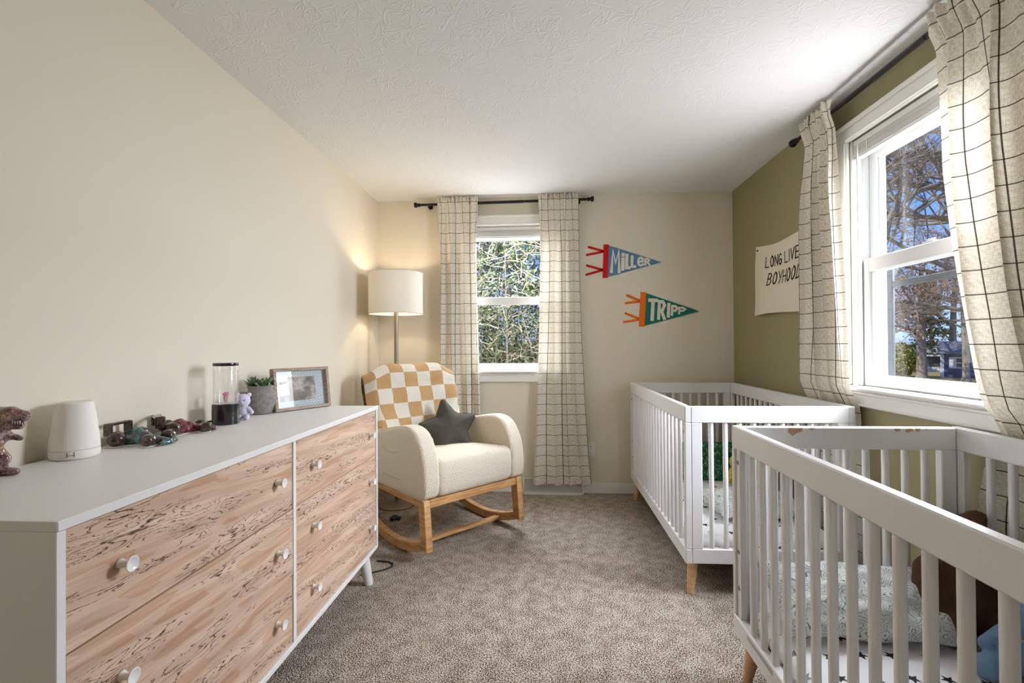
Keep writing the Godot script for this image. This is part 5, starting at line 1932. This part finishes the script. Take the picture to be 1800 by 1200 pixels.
func build_wall_things() -> void:
	pennant("blue felt pennant with a red band and ties on the far wall", Vector2(0.524, 2.026), Vector2(0.513, 1.764), Vector2(0.952, 1.878), 0.038, M.felt_blue, M.felt_red, "MiLLeR",
		[[0.020, 0.106], [0.108, 0.136], [0.140, 0.186], [0.184, 0.232], [0.234, 0.294, 0.002], [0.292, 0.344]], [0.190, 0.150, 0.126, 0.102, 0.082, 0.062], [0.0245, 0.026, 0.025, 0.022, 0.017, 0.0155],
		[[Vector2(0.484, 1.978), Vector2(0.366, 2.014)], [Vector2(0.482, 1.974), Vector2(0.352, 1.951)], [Vector2(0.474, 1.826), Vector2(0.352, 1.862)], [Vector2(0.472, 1.822), Vector2(0.346, 1.788)]], [[0.690, 1.806, 0.13, 0.25]])
	pennant("green felt pennant with an orange band and ties on the far wall", Vector2(0.822, 1.630), Vector2(0.806, 1.362), Vector2(1.246, 1.476), 0.042, M.felt_green, M.felt_orange, "TRIPP",
		[[0.022, 0.100], [0.098, 0.170], [0.170, 0.206], [0.204, 0.268], [0.262, 0.330]], [0.182, 0.160, 0.120, 0.088, 0.062], [0.028, 0.024, 0.024, 0.019, 0.015],
		[[Vector2(0.782, 1.566), Vector2(0.674, 1.612)], [Vector2(0.780, 1.562), Vector2(0.664, 1.550)], [Vector2(0.770, 1.420), Vector2(0.660, 1.466)], [Vector2(0.768, 1.414), Vector2(0.648, 1.396)]], [[0.965, 1.588, 0.06, -0.36], [0.970, 1.386, 0.06, 0.26]])
	# canvas banner on the olive wall: u along the wall away from the far corner, v up
	var t := thing("canvas_banner", "cream canvas banner with black hand lettering on the olive wall", "banner", D(XR, 1.65, 3.10))
	var sheet := func(u: float, v: float, z: float) -> Vector3:
		# u 0..1 from the far edge towards the window, v 0..1 from bottom to top
		var sag := -0.030 * sin(PI * u) * v
		var wav := 0.010 + 0.008 * sin(u * 9.0 + v * 2.0) + 0.006 * sin(u * 4.0 - v * 5.0) * (1.0 - v) + 0.012 * (1.0 - v)
		var curl := 0.010 * (1.0 - u) * (1.0 - v)
		return Vector3(-(wav + curl + z), (v - 0.5) * 0.490 + sag + 0.008 * sin(u * 5.0) * (1.0 - v), 0.36 - 0.0 - (1.0 - u) * 0.72)
	var rows := []
	var back := []
	for r in 21:
		var row := PackedVector3Array()
		var rb := PackedVector3Array()
		for q in 33:
			row.append(sheet.call(q / 32.0, r / 20.0, 0.0))
			rb.append(sheet.call(q / 32.0, r / 20.0, -0.0012))
		rows.append(row)
		back.append(rb)
	var b := MB.new()
	b.grid(rows)
	b.grid(back)
	put(b, "canvas", M.canvas, t)
	var lines := [["LONG LIVE", 0.195, 0.735, 0.120, 0.0], ["BOYHOOD", 0.235, 0.480, 0.132, 0.10]]
	for ln in lines:
		var u: float = ln[1]
		for ch in ln[0]:
			if ch == " ":
				u += 0.050
				continue
			var lw := 0.030 if ch == "I" else 0.066
			if ln[0] == "BOYHOOD":
				lw = 0.080
			b = MB.new()
			for s in GLYPH[ch]:
				var pts := []
				for q in s:
					pts.append(Vector2(u + q[0] * lw * 0.86 + (float(q[1]) - 0.5) * ln[4] * 0.25, ln[2] - ln[3] * 0.5 + float(q[1]) * ln[3] * 1.25))
				# strokes are laid in the sheet's own measure
				var fine := []
				for k in pts.size() - 1:
					for f in 3:
						fine.append((pts[k] as Vector2).lerp(pts[k + 1], f / 3.0) * Vector2(0.72, 0.49))
				fine.append(pts[pts.size() - 1] * Vector2(0.72, 0.49))
				stroke(b, fine, 0.0078, 0.0006, func(x: float, y: float, z: float) -> Vector3: return sheet.call(x / 0.72, y / 0.49, z + 0.0004))
			put(b, "letter", M.ink, t)
			u += lw + 0.010
	b = MB.new()
	for q in [[0.035, 0.945], [0.965, 0.945]]:
		var p: Vector3 = sheet.call(q[0], q[1], 0.0)
		b.lathe([Vector2(0.0035, -0.004), Vector2(0.008, 0.0), Vector2(0.008, 0.0015), Vector2(0.0035, 0.0015)], 16, Transform3D(Basis(Vector3(0, 0, 1), PI * 0.5), p))
	put(b, "grommet", M.bronze, t)
	b = MB.new()
	for q in [[0.035, 0.945], [0.965, 0.945]]:
		var p: Vector3 = sheet.call(q[0], q[1], 0.0)
		b.tube([Vector3(0.0, p.y, p.z), p - Vector3(0.008, 0, 0)], [0.0025, 0.0025], 8)
	put(b, "nail", M.bronze, t)
	# outlet
	t = thing("wall_outlet", "white wall outlet with a round plug cover beside the long curtain", "outlet", D(0.366, 0.357, ZB))
	b = MB.new()
	b.box(Vector3(0, 0, 0.003), Vector3(0.072, 0.118, 0.006), 0.002)
	put(b, "plate", M.outlet, t)
	for y in [0.024, -0.024]:
		b = MB.new()
		b.box(Vector3(0, y, 0.0065), Vector3(0.034, 0.030, 0.003), 0.0012)
		var so := put(b, "socket", M.outlet, t)
		if y > 0.0:
			b = MB.new()
			b.box(Vector3(-0.006, y + 0.003, 0.0081), Vector3(0.0025, 0.009, 0.0006), 0.0)
			b.box(Vector3(0.006, y + 0.003, 0.0081), Vector3(0.0025, 0.009, 0.0006), 0.0)
			b.tube([Vector3(0, y - 0.008, 0.0078), Vector3(0, y - 0.008, 0.0084)], [0.0025, 0.0025], 8)
			put(b, "slots", M.slot, so)
		else:
			b = MB.new()
			b.lathe([Vector2(0, 0.012), Vector2(0.013, 0.011), Vector2(0.016, 0.007), Vector2(0.016, 0.0)], 24, Transform3D(Basis(Vector3.RIGHT, PI * 0.5), Vector3(0, y, 0.008)))
			put(b, "plug_cover", M.outlet, so)


func build_floor_things() -> void:
	# baseboard register
	var t := thing("floor_vent", "white slotted heat register under the far window curtain", "vent", D(0.057, 0, ZB - 0.014))
	var b := MB.new()
	var w := 0.49
	for s in [-1.0, 1.0]:
		b.board(PackedVector2Array([Vector2(0, 0.001), Vector2(0.062, 0.001), Vector2(0.062, 0.022), Vector2(0.014, 0.120), Vector2(0, 0.120)]), 0.010, 0.001, Transform3D(Basis(Vector3(0, 0, 1), Vector3.UP, Vector3(-1, 0, 0)), Vector3(s * (w * 0.5 - 0.005), 0, 0)), 1)
	b.box(Vector3(0, 0.012, 0.0585), Vector3(w - 0.02, 0.022, 0.006), 0.001)
	b.box(Vector3(0, 0.117, 0.0075), Vector3(w - 0.02, 0.006, 0.015), 0.001)
	b.box(Vector3(0, 0.06, 0.001), Vector3(w - 0.02, 0.112, 0.002), 0.0)
	put(b, "housing", M.grille, t)
	b = MB.new()
	for k in 64:
		var x := -w * 0.5 + 0.014 + k * (w - 0.028) / 63.0
		var lean := 0.35 if k < 32 else -0.35
		b.box(Vector3(x, 0.0695, 0.0365), Vector3(0.0022, 0.104, 0.006), 0.0, Basis(Vector3.RIGHT, -0.46) * Basis(Vector3(0, 0, 1), lean * 0.35))
	var lv := put(b, "louvers", M.grille, t)
	lv.set_meta("kind", "stuff")
	# cord by the dresser leg
	b = MB.new()
	var pts := []
	for q in [[-0.98, 2.44], [-0.93, 2.47], [-0.885, 2.500], [-0.858, 2.525], [-0.845, 2.548], [-0.850, 2.580], [-0.885, 2.600], [-0.95, 2.61]]:
		pts.append(D(q[0], 0.006, q[1]))
	b.tube(pts, [0.0042], 8)
	one(b, "power_cord", M.cord, "black power cord looping on the carpet by the dresser leg", "cord")
	# little toy under the chair
	t = thing("toy_car", "small dark green toy car on the carpet under the rocking chair", "toy car", D(-1.05, 0.0, 3.235), 0.3)
	put(body([[Vector3(-0.025, 0.016, 0), Vector3(0.03, 0.015, 0), 0.013, 0.012], [Vector3(-0.012, 0.028, 0), Vector3(0.008, 0.028, 0), 0.010, 0.009]], 0.006, 0.004), "shell", M.toy_green, t)
	for q in [[-0.022, 0.012], [-0.022, -0.012], [0.024, 0.012], [0.024, -0.012]]:
		b = MB.new()
		b.tube([Vector3(q[0], 0.008, q[1] - 0.003), Vector3(q[0], 0.008, q[1] + 0.003)], [0.008, 0.008], 12)
		put(b, "wheel", M.black, t)


# ---------------------------------------------------------------- outside
const GY := -1.9        # level of the lawn

# branches grown from a limb; everything goes into one mesh of bark
func grow(b: MB, a: Vector3, dir: Vector3, len: float, rad: float, level: int, r: RandomNumberGenerator, tips: Array) -> void:
	var n := 5 if level > 1 else 3
	var pts := [a]
	var rads := [rad]
	var d := dir.normalized()
	var p := a
	for k in n:
		d = (d + Vector3(r.randf_range(-1, 1), r.randf_range(-0.8, 1.0), r.randf_range(-1, 1)) * 0.22).normalized()
		p += d * len / n
		pts.append(p)
		rads.append(rad * lerpf(1.0, 0.35, float(k + 1) / n))
	b.tube(pts, rads, 8 if rad > 0.05 else (5 if rad > 0.015 else 4), false)
	if level <= 0:
		tips.append(p)
		return
	var kids := 5 + r.randi_range(0, 3)
	for k in kids:
		var f := r.randf_range(0.25, 1.0)
		var at := mini(int(f * n), n - 1)
		var q: Vector3 = (pts[at] as Vector3).lerp(pts[at + 1], f * n - at)
		var side := Vector3(r.randf_range(-1, 1), r.randf_range(-0.5, 1), r.randf_range(-1, 1))
		grow(b, q, d * 0.75 + side * 0.9, len * r.randf_range(0.42, 0.66), maxf(0.004, rad * lerpf(0.6, 0.3, f)), level - 1, r, tips)


func leaf_cloud(called: String, parent: Node, spots: Array, size: float, cols: Array, m: Material, r: RandomNumberGenerator) -> void:
	var b := MB.new()
	b.quad(Vector3(0, 0, 0), Vector3(0.30, 0.5, 0.05), Vector3(0, 1, -0.08), Vector3(-0.30, 0.5, 0.05), Vector3(0, 0.5, -3))
	var mm := MultiMesh.new()
	mm.transform_format = MultiMesh.TRANSFORM_3D
	mm.use_colors = true
	mm.mesh = b.mesh()
	mm.instance_count = spots.size()
	for k in spots.size():
		var bs := Basis.from_euler(Vector3(r.randf() * TAU, r.randf() * TAU, r.randf() * TAU)) * Basis.from_scale(Vector3.ONE * size * r.randf_range(0.6, 1.3))
		mm.set_instance_transform(k, Transform3D(bs, spots[k]))
		mm.set_instance_color(k, cols[r.randi() % cols.size()])
	var o := MultiMeshInstance3D.new()
	o.name = called
	o.multimesh = mm
	o.material_override = m
	parent.add_child(o, true)
	o.set_meta("kind", "stuff")


func lin(r: int, g: int, b: int) -> Color:
	return C(r, g, b).srgb_to_linear()


func build_outside() -> void:
	var r := RandomNumberGenerator.new()
	r.seed = 101
	M.bark = mat(Color.WHITE, 0.95, {"tex": ramp_tex(noise_image(512, 512, 0.03, 111, 4), 512, 512, [[0.0, C(86, 75, 68)], [0.45, C(138, 126, 116)], [0.55, C(178, 174, 162)], [0.7, C(126, 113, 104)], [1.0, C(188, 188, 174)]]), "tri": 1.6, "spec": 0.1})
	M.foliage = mat(Color.WHITE, 0.6, {"vc": true, "back": Color(0.3, 0.32, 0.2), "spec": 0.3})
	M.twig = mat(C(188, 174, 150), 0.9, {"spec": 0.1})
	M.lawn = mat(Color.WHITE, 1.0, {"tex": ramp_tex(noise_image(512, 512, 0.03, 121, 5), 512, 512, [[0.0, C(96, 88, 54)], [0.5, C(148, 134, 88)], [0.7, C(176, 150, 104)], [1.0, C(120, 120, 66)]]), "tri": 0.25, "world": true, "spec": 0.1})
	M.blue_siding = mat(C(44, 66, 116), 0.8, {})
	M.shingle = mat(Color.WHITE, 0.95, {"tex": ramp_tex(noise_image(256, 256, 0.1, 122, 2), 256, 256, [[0.0, C(84, 84, 90)], [1.0, C(136, 136, 142)]]), "tri": 1.0})
	M.dark_panel = mat(C(52, 66, 80), 0.5, {})
	M.house_white = mat(C(226, 226, 228), 0.7, {})
	M.dark_glass = mat(C(36, 42, 50), 0.15, {})
	var b := MB.new()
	slab(b, Vector3(-60, GY - 0.2, -140), Vector3(140, GY, 40))
	struct(b, "ground", M.lawn)

	holly(r)
	near_tree(r)
	# trees across the lawn, each with its trunk, boughs and what leaves it kept
	far_tree("bare tree with a broad grey trunk beside the yellow green shrub", Vector3(32.6, GY, -43.4), 14.5, 0.36, 201, [lin(150, 104, 66), lin(172, 118, 74), lin(120, 84, 58)], 1300)
	far_tree("slender bare tree in front of the blue house", Vector3(33.2, GY, -39.8), 12.0, 0.24, 202, [lin(168, 108, 70), lin(140, 92, 62)], 600)
	far_tree("bare tree with few rusty leaves on the lawn before the yellow green shrub", Vector3(25.2, GY, -39.6), 14.0, 0.26, 203, [lin(146, 100, 64), lin(164, 124, 84)], 1100)
	far_tree("bare tree behind the white carport", Vector3(44.5, GY, -55.0), 17.0, 0.34, 204, [lin(160, 92, 60), lin(184, 112, 70), lin(128, 84, 60)], 2600)
	far_tree("bare tree standing far behind the yellow green shrub", Vector3(36.5, GY, -58.0), 17.0, 0.32, 205, [lin(132, 96, 70), lin(150, 112, 80)], 1200)
	conifer("dark green conifer behind the white carport", Vector3(42.0, GY, -54.6), 10.5, 2.6, r)
	conifer("dark green conifer behind the blue house", Vector3(52.0, GY, -60.0), 13.0, 3.2, r)
	# yellow green shrub
	var t := thing("shrub", "yellow green leafy shrub beside the broad grey trunk outside", "shrub", Vector3(32.0, GY, -45.0))
	var spots := []
	for k in 7000:
		var d := Vector3(r.randfn(), r.randfn(), r.randfn()).normalized() * pow(r.randf(), 0.4)
		spots.append(Vector3(d.x * 1.25, 1.50 + d.y * 1.60, d.z * 1.15))
	leaf_cloud("foliage", t, spots, 0.21, [lin(196, 190, 62), lin(150, 166, 56), lin(96, 124, 50), lin(72, 96, 46), lin(214, 200, 84)], M.foliage, r)
	b = MB.new()
	for k in 6:
		b.tube([Vector3(r.randf_range(-0.2, 0.2), 0, r.randf_range(-0.2, 0.2)), Vector3(r.randf_range(-0.7, 0.7), 1.6, r.randf_range(-0.6, 0.6))], [0.04, 0.015], 6)
	put(b, "stems", M.bark, t)
	blue_house()


# evergreen close behind the far window
func holly(r: RandomNumberGenerator) -> void:
	var t := thing("holly_bush", "tall tangled evergreen bush outside the far window", "bush", Vector3(-0.6, GY, -6.4))
	var b := MB.new()
	var spots := []
	for k in 34:
		var a := Vector3(r.randf_range(-0.6, 0.6), 0, r.randf_range(-0.4, 0.4))
		var e := Vector3(r.randf_range(-2.0, 2.2), r.randf_range(2.9, 5.3), r.randf_range(-0.9, 0.9))
		var m := a.lerp(e, 0.5) + Vector3(r.randf_range(-0.3, 0.3), r.randf_range(-0.2, 0.4), r.randf_range(-0.3, 0.3))
		b.tube([a, a.lerp(m, 0.5) + Vector3(0, 0.1, 0), m, m.lerp(e, 0.5), e], [0.030, 0.024, 0.018, 0.011, 0.005], 6, false)
	put(b, "boughs", M.bark, t)
	b = MB.new()
	for k in 11000:
		var p := Vector3(r.randf_range(-1.9, 1.9), r.randf_range(1.4, 5.6), r.randf_range(-1.5, 0.95))
		if (p.x / 2.0) ** 2 + ((p.y - 3.0) / 2.7) ** 2 > 1.0:
			continue
		var d := Vector3(r.randf_range(-1, 1), r.randf_range(-0.5, 1), r.randf_range(-1, 1)).normalized()
		var l := r.randf_range(0.14, 0.42)
		var bend := Vector3(r.randf_range(-1, 1), r.randf_range(-1, 1), r.randf_range(-1, 1)) * 0.05
		b.tube([p, p + d * l * 0.5 + bend, p + d * l], [r.randf_range(0.0025, 0.006), 0.003, 0.0015], 4, false)
		for q in 11:
			spots.append(p + d * l * r.randf_range(0.2, 1.1) + Vector3(r.randf_range(-1, 1), r.randf_range(-1, 1), r.randf_range(-1, 1)) * 0.045)
	var tw := put(b, "twigs", M.twig, t)
	tw.set_meta("kind", "stuff")
	leaf_cloud("leaves", t, spots, 0.043, [lin(42, 64, 34), lin(58, 82, 40), lin(80, 102, 52), lin(34, 52, 30), lin(104, 118, 60), lin(150, 140, 112), lin(52, 70, 40)], M.foliage, r)


# big limbs of a bare tree reach across the window in the olive wall
func near_tree(r: RandomNumberGenerator) -> void:
	r = RandomNumberGenerator.new()
	r.seed = 317
	var at := Vector3(9.6, GY, -10.2)
	var t := thing("bare_tree", "bare tree with lichen grey limbs close outside the window in the olive wall", "tree", at)
	var b := MB.new()
	b.tube([Vector3(0, -0.1, 0), Vector3(0.02, 0.5, 0), Vector3(0.05, 2.5, 0.05), Vector3(-0.05, 5.0, 0.1), Vector3(0.1, 8.0, -0.1), Vector3(0.0, 11.0, 0.0)], [0.34, 0.26, 0.23, 0.19, 0.13, 0.05], 14, false)
	put(b, "trunk", M.bark, t)
	var limbs := [[3.7, Vector3(-1.0, 0.06, -0.10), 4.2, 0.05], [4.4, Vector3(-1.0, 0.10, 0.16), 4.6, 0.06], [5.1, Vector3(-1.0, 0.05, -0.22), 4.6, 0.072], [4.1, Vector3(-1.0, 0.16, -0.30), 4.4, 0.05], [5.2, Vector3(-1.0, 0.22, 0.05), 4.6, 0.055], [6.4, Vector3(-1.0, -0.05, 0.02), 4.8, 0.07], [5.7, Vector3(-1.0, -0.02, 0.10), 4.4, 0.065], [6.1, Vector3(-1.0, 0.18, -0.35), 4.6, 0.08], [6.7, Vector3(-1.0, 0.12, 0.20), 4.6, 0.09], [7.3, Vector3(-0.8, 0.5, -0.5), 4.0, 0.08], [7.9, Vector3(-0.9, 0.35, 0.25), 4.2, 0.08], [5.5, Vector3(0.4, 0.2, -1.0), 4.2, 0.08], [6.7, Vector3(1.0, 0.3, 0.2), 3.6, 0.08], [8.3, Vector3(0.3, 0.6, -0.8), 3.4, 0.07]]
	for q in limbs:
		var bb := MB.new()
		var tips := []
		grow(bb, Vector3(0, q[0], 0), q[1], q[2], q[3], 3, r, tips)
		put(bb, "limb", M.bark, t)


func far_tree(label: String, at: Vector3, high: float, rad: float, sd: int, cols: Array, leaves: int) -> void:
	var r := RandomNumberGenerator.new()
	r.seed = sd
	var t := thing("bare_tree", label, "tree", at)
	var b := MB.new()
	var top := Vector3(r.randf_range(-0.6, 0.6), high * 0.75, r.randf_range(-0.6, 0.6))
	b.tube([Vector3(0, -0.1, 0), Vector3(0, 0.35, 0), Vector3(top.x * 0.2, high * 0.25, 0), Vector3(top.x * 0.6, high * 0.5, top.z * 0.5), top], [rad * 1.5, rad * 1.05, rad * 0.9, rad * 0.6, rad * 0.15], 12, false)
	put(b, "trunk", M.bark, t)
	var bb := MB.new()
	var tips := []
	for k in 13:
		var f := r.randf_range(0.24, 0.98)
		var p := Vector3(top.x * f * 0.7, high * 0.75 * f, top.z * f * 0.5)
		var a := k * 2.4 + r.randf()
		grow(bb, p, Vector3(cos(a), r.randf_range(0.0, 0.7), sin(a)), high * lerpf(0.40, 0.22, f), rad * lerpf(0.42, 0.22, f), 2, r, tips)
	put(bb, "boughs", M.bark, t)
	var spots := []
	for k in leaves:
		spots.append(tips[r.randi() % tips.size()] + Vector3(r.randfn(), r.randfn(), r.randfn()) * 0.35)
	leaf_cloud("foliage", t, spots, 0.24, cols, M.foliage, r)


func conifer(label: String, at: Vector3, high: float, wide: float, r: RandomNumberGenerator) -> void:
	var t := thing("conifer", label, "tree", at)
	var b := MB.new()
	b.tube([Vector3.ZERO, Vector3(0, high * 0.98, 0)], [0.24, 0.03], 10, false)
	put(b, "trunk", M.bark, t)
	var spots := []
	for k in 6000:
		var f := pow(r.randf(), 0.8)
		var y := lerpf(0.8, high, f)
		var rr := wide * (1.0 - f * 0.94) * sqrt(r.randf())
		var a := r.randf() * TAU
		spots.append(Vector3(cos(a) * rr, y - rr * 0.25 + 0.25 * sin(y * 5.0), sin(a) * rr))
	leaf_cloud("foliage", t, spots, 0.30, [lin(46, 66, 36), lin(64, 82, 42), lin(90, 98, 48), lin(36, 52, 34)], M.foliage, r)


func blue_house() -> void:
	var t := thing("blue_house", "small blue house with grey roof and white carport across the lawn", "house", Vector3(35.3, GY, -44.7), -0.668)
	# local: x along its front from the white corner board, z towards the room
	var boards := MB.new()
	boards.box(Vector3(0, 0, 0), Vector3(6.0, 0.245, 0.03), 0.0, Basis(Vector3.RIGHT, 0.06))
	var me := boards.mesh()
	var wall := MB.new()
	wall.box(Vector3(3.0, 1.10, -1.55), Vector3(6.0, 2.20, 3.0), 0.0)
	put(wall, "wall", M.blue_siding, t)
	for k in 9:
		var s := show_mesh(me, "siding_board", M.blue_siding, t)
		s.position = Vector3(3.0, 0.14 + k * 0.24, -0.03)
	var b: MB
	for x in [0.04, 5.96]:
		b = MB.new()
		b.box(Vector3(x, 1.10, -0.02), Vector3(0.14, 2.22, 0.10), 0.01)
		put(b, "corner_board", M.house_white, t)
	b = MB.new()
	b.board(PackedVector2Array([Vector2(0.45, 2.16), Vector2(-1.55, 3.20), Vector2(-3.55, 2.16), Vector2(-3.55, 2.06), Vector2(-1.55, 3.08), Vector2(0.45, 2.04)]), 6.6, 0.01, Transform3D(Basis(Vector3(0, 0, 1), Vector3.UP, Vector3(-1, 0, 0)), Vector3(3.0, 0, 0)), 1)
	put(b, "roof", M.shingle, t)
	b = MB.new()
	b.box(Vector3(3.0, 2.10, 0.42), Vector3(6.5, 0.12, 0.05), 0.005)
	put(b, "gutter", M.house_white, t)
	for x in [0.95, 3.4]:
		b = MB.new()
		b.box(Vector3(x, 1.30, 0.02), Vector3(1.00, 0.98, 0.08), 0.01)
		var w := put(b, "window_frame", M.house_white, t)
		for y in [1.08, 1.52]:
			b = MB.new()
			b.box(Vector3(x + 0.20, y, 0.066), Vector3(0.46, 0.36, 0.012), 0.0)
			put(b, "pane", M.dark_glass, w)
	# carport: white roof edge and posts, dark wall above a pale skirt
	b = MB.new()
	b.box(Vector3(-0.62, 1.90, -0.9), Vector3(1.20, 0.09, 2.0), 0.01)
	put(b, "carport_roof", M.house_white, t)
	b = MB.new()
	b.box(Vector3(-0.60, 1.36, -0.5), Vector3(1.06, 0.90, 0.06), 0.005)
	put(b, "carport_wall", M.dark_panel, t)
	b = MB.new()
	b.box(Vector3(-0.60, 0.66, -0.46), Vector3(1.06, 0.44, 0.10), 0.02)
	put(b, "carport_skirt", M.house_white, t)
	for x in [-1.17, -0.08]:
		b = MB.new()
		b.box(Vector3(x, 0.93, 0.02), Vector3(0.10, 1.86, 0.10), 0.01)
		put(b, "carport_post", M.house_white, t)
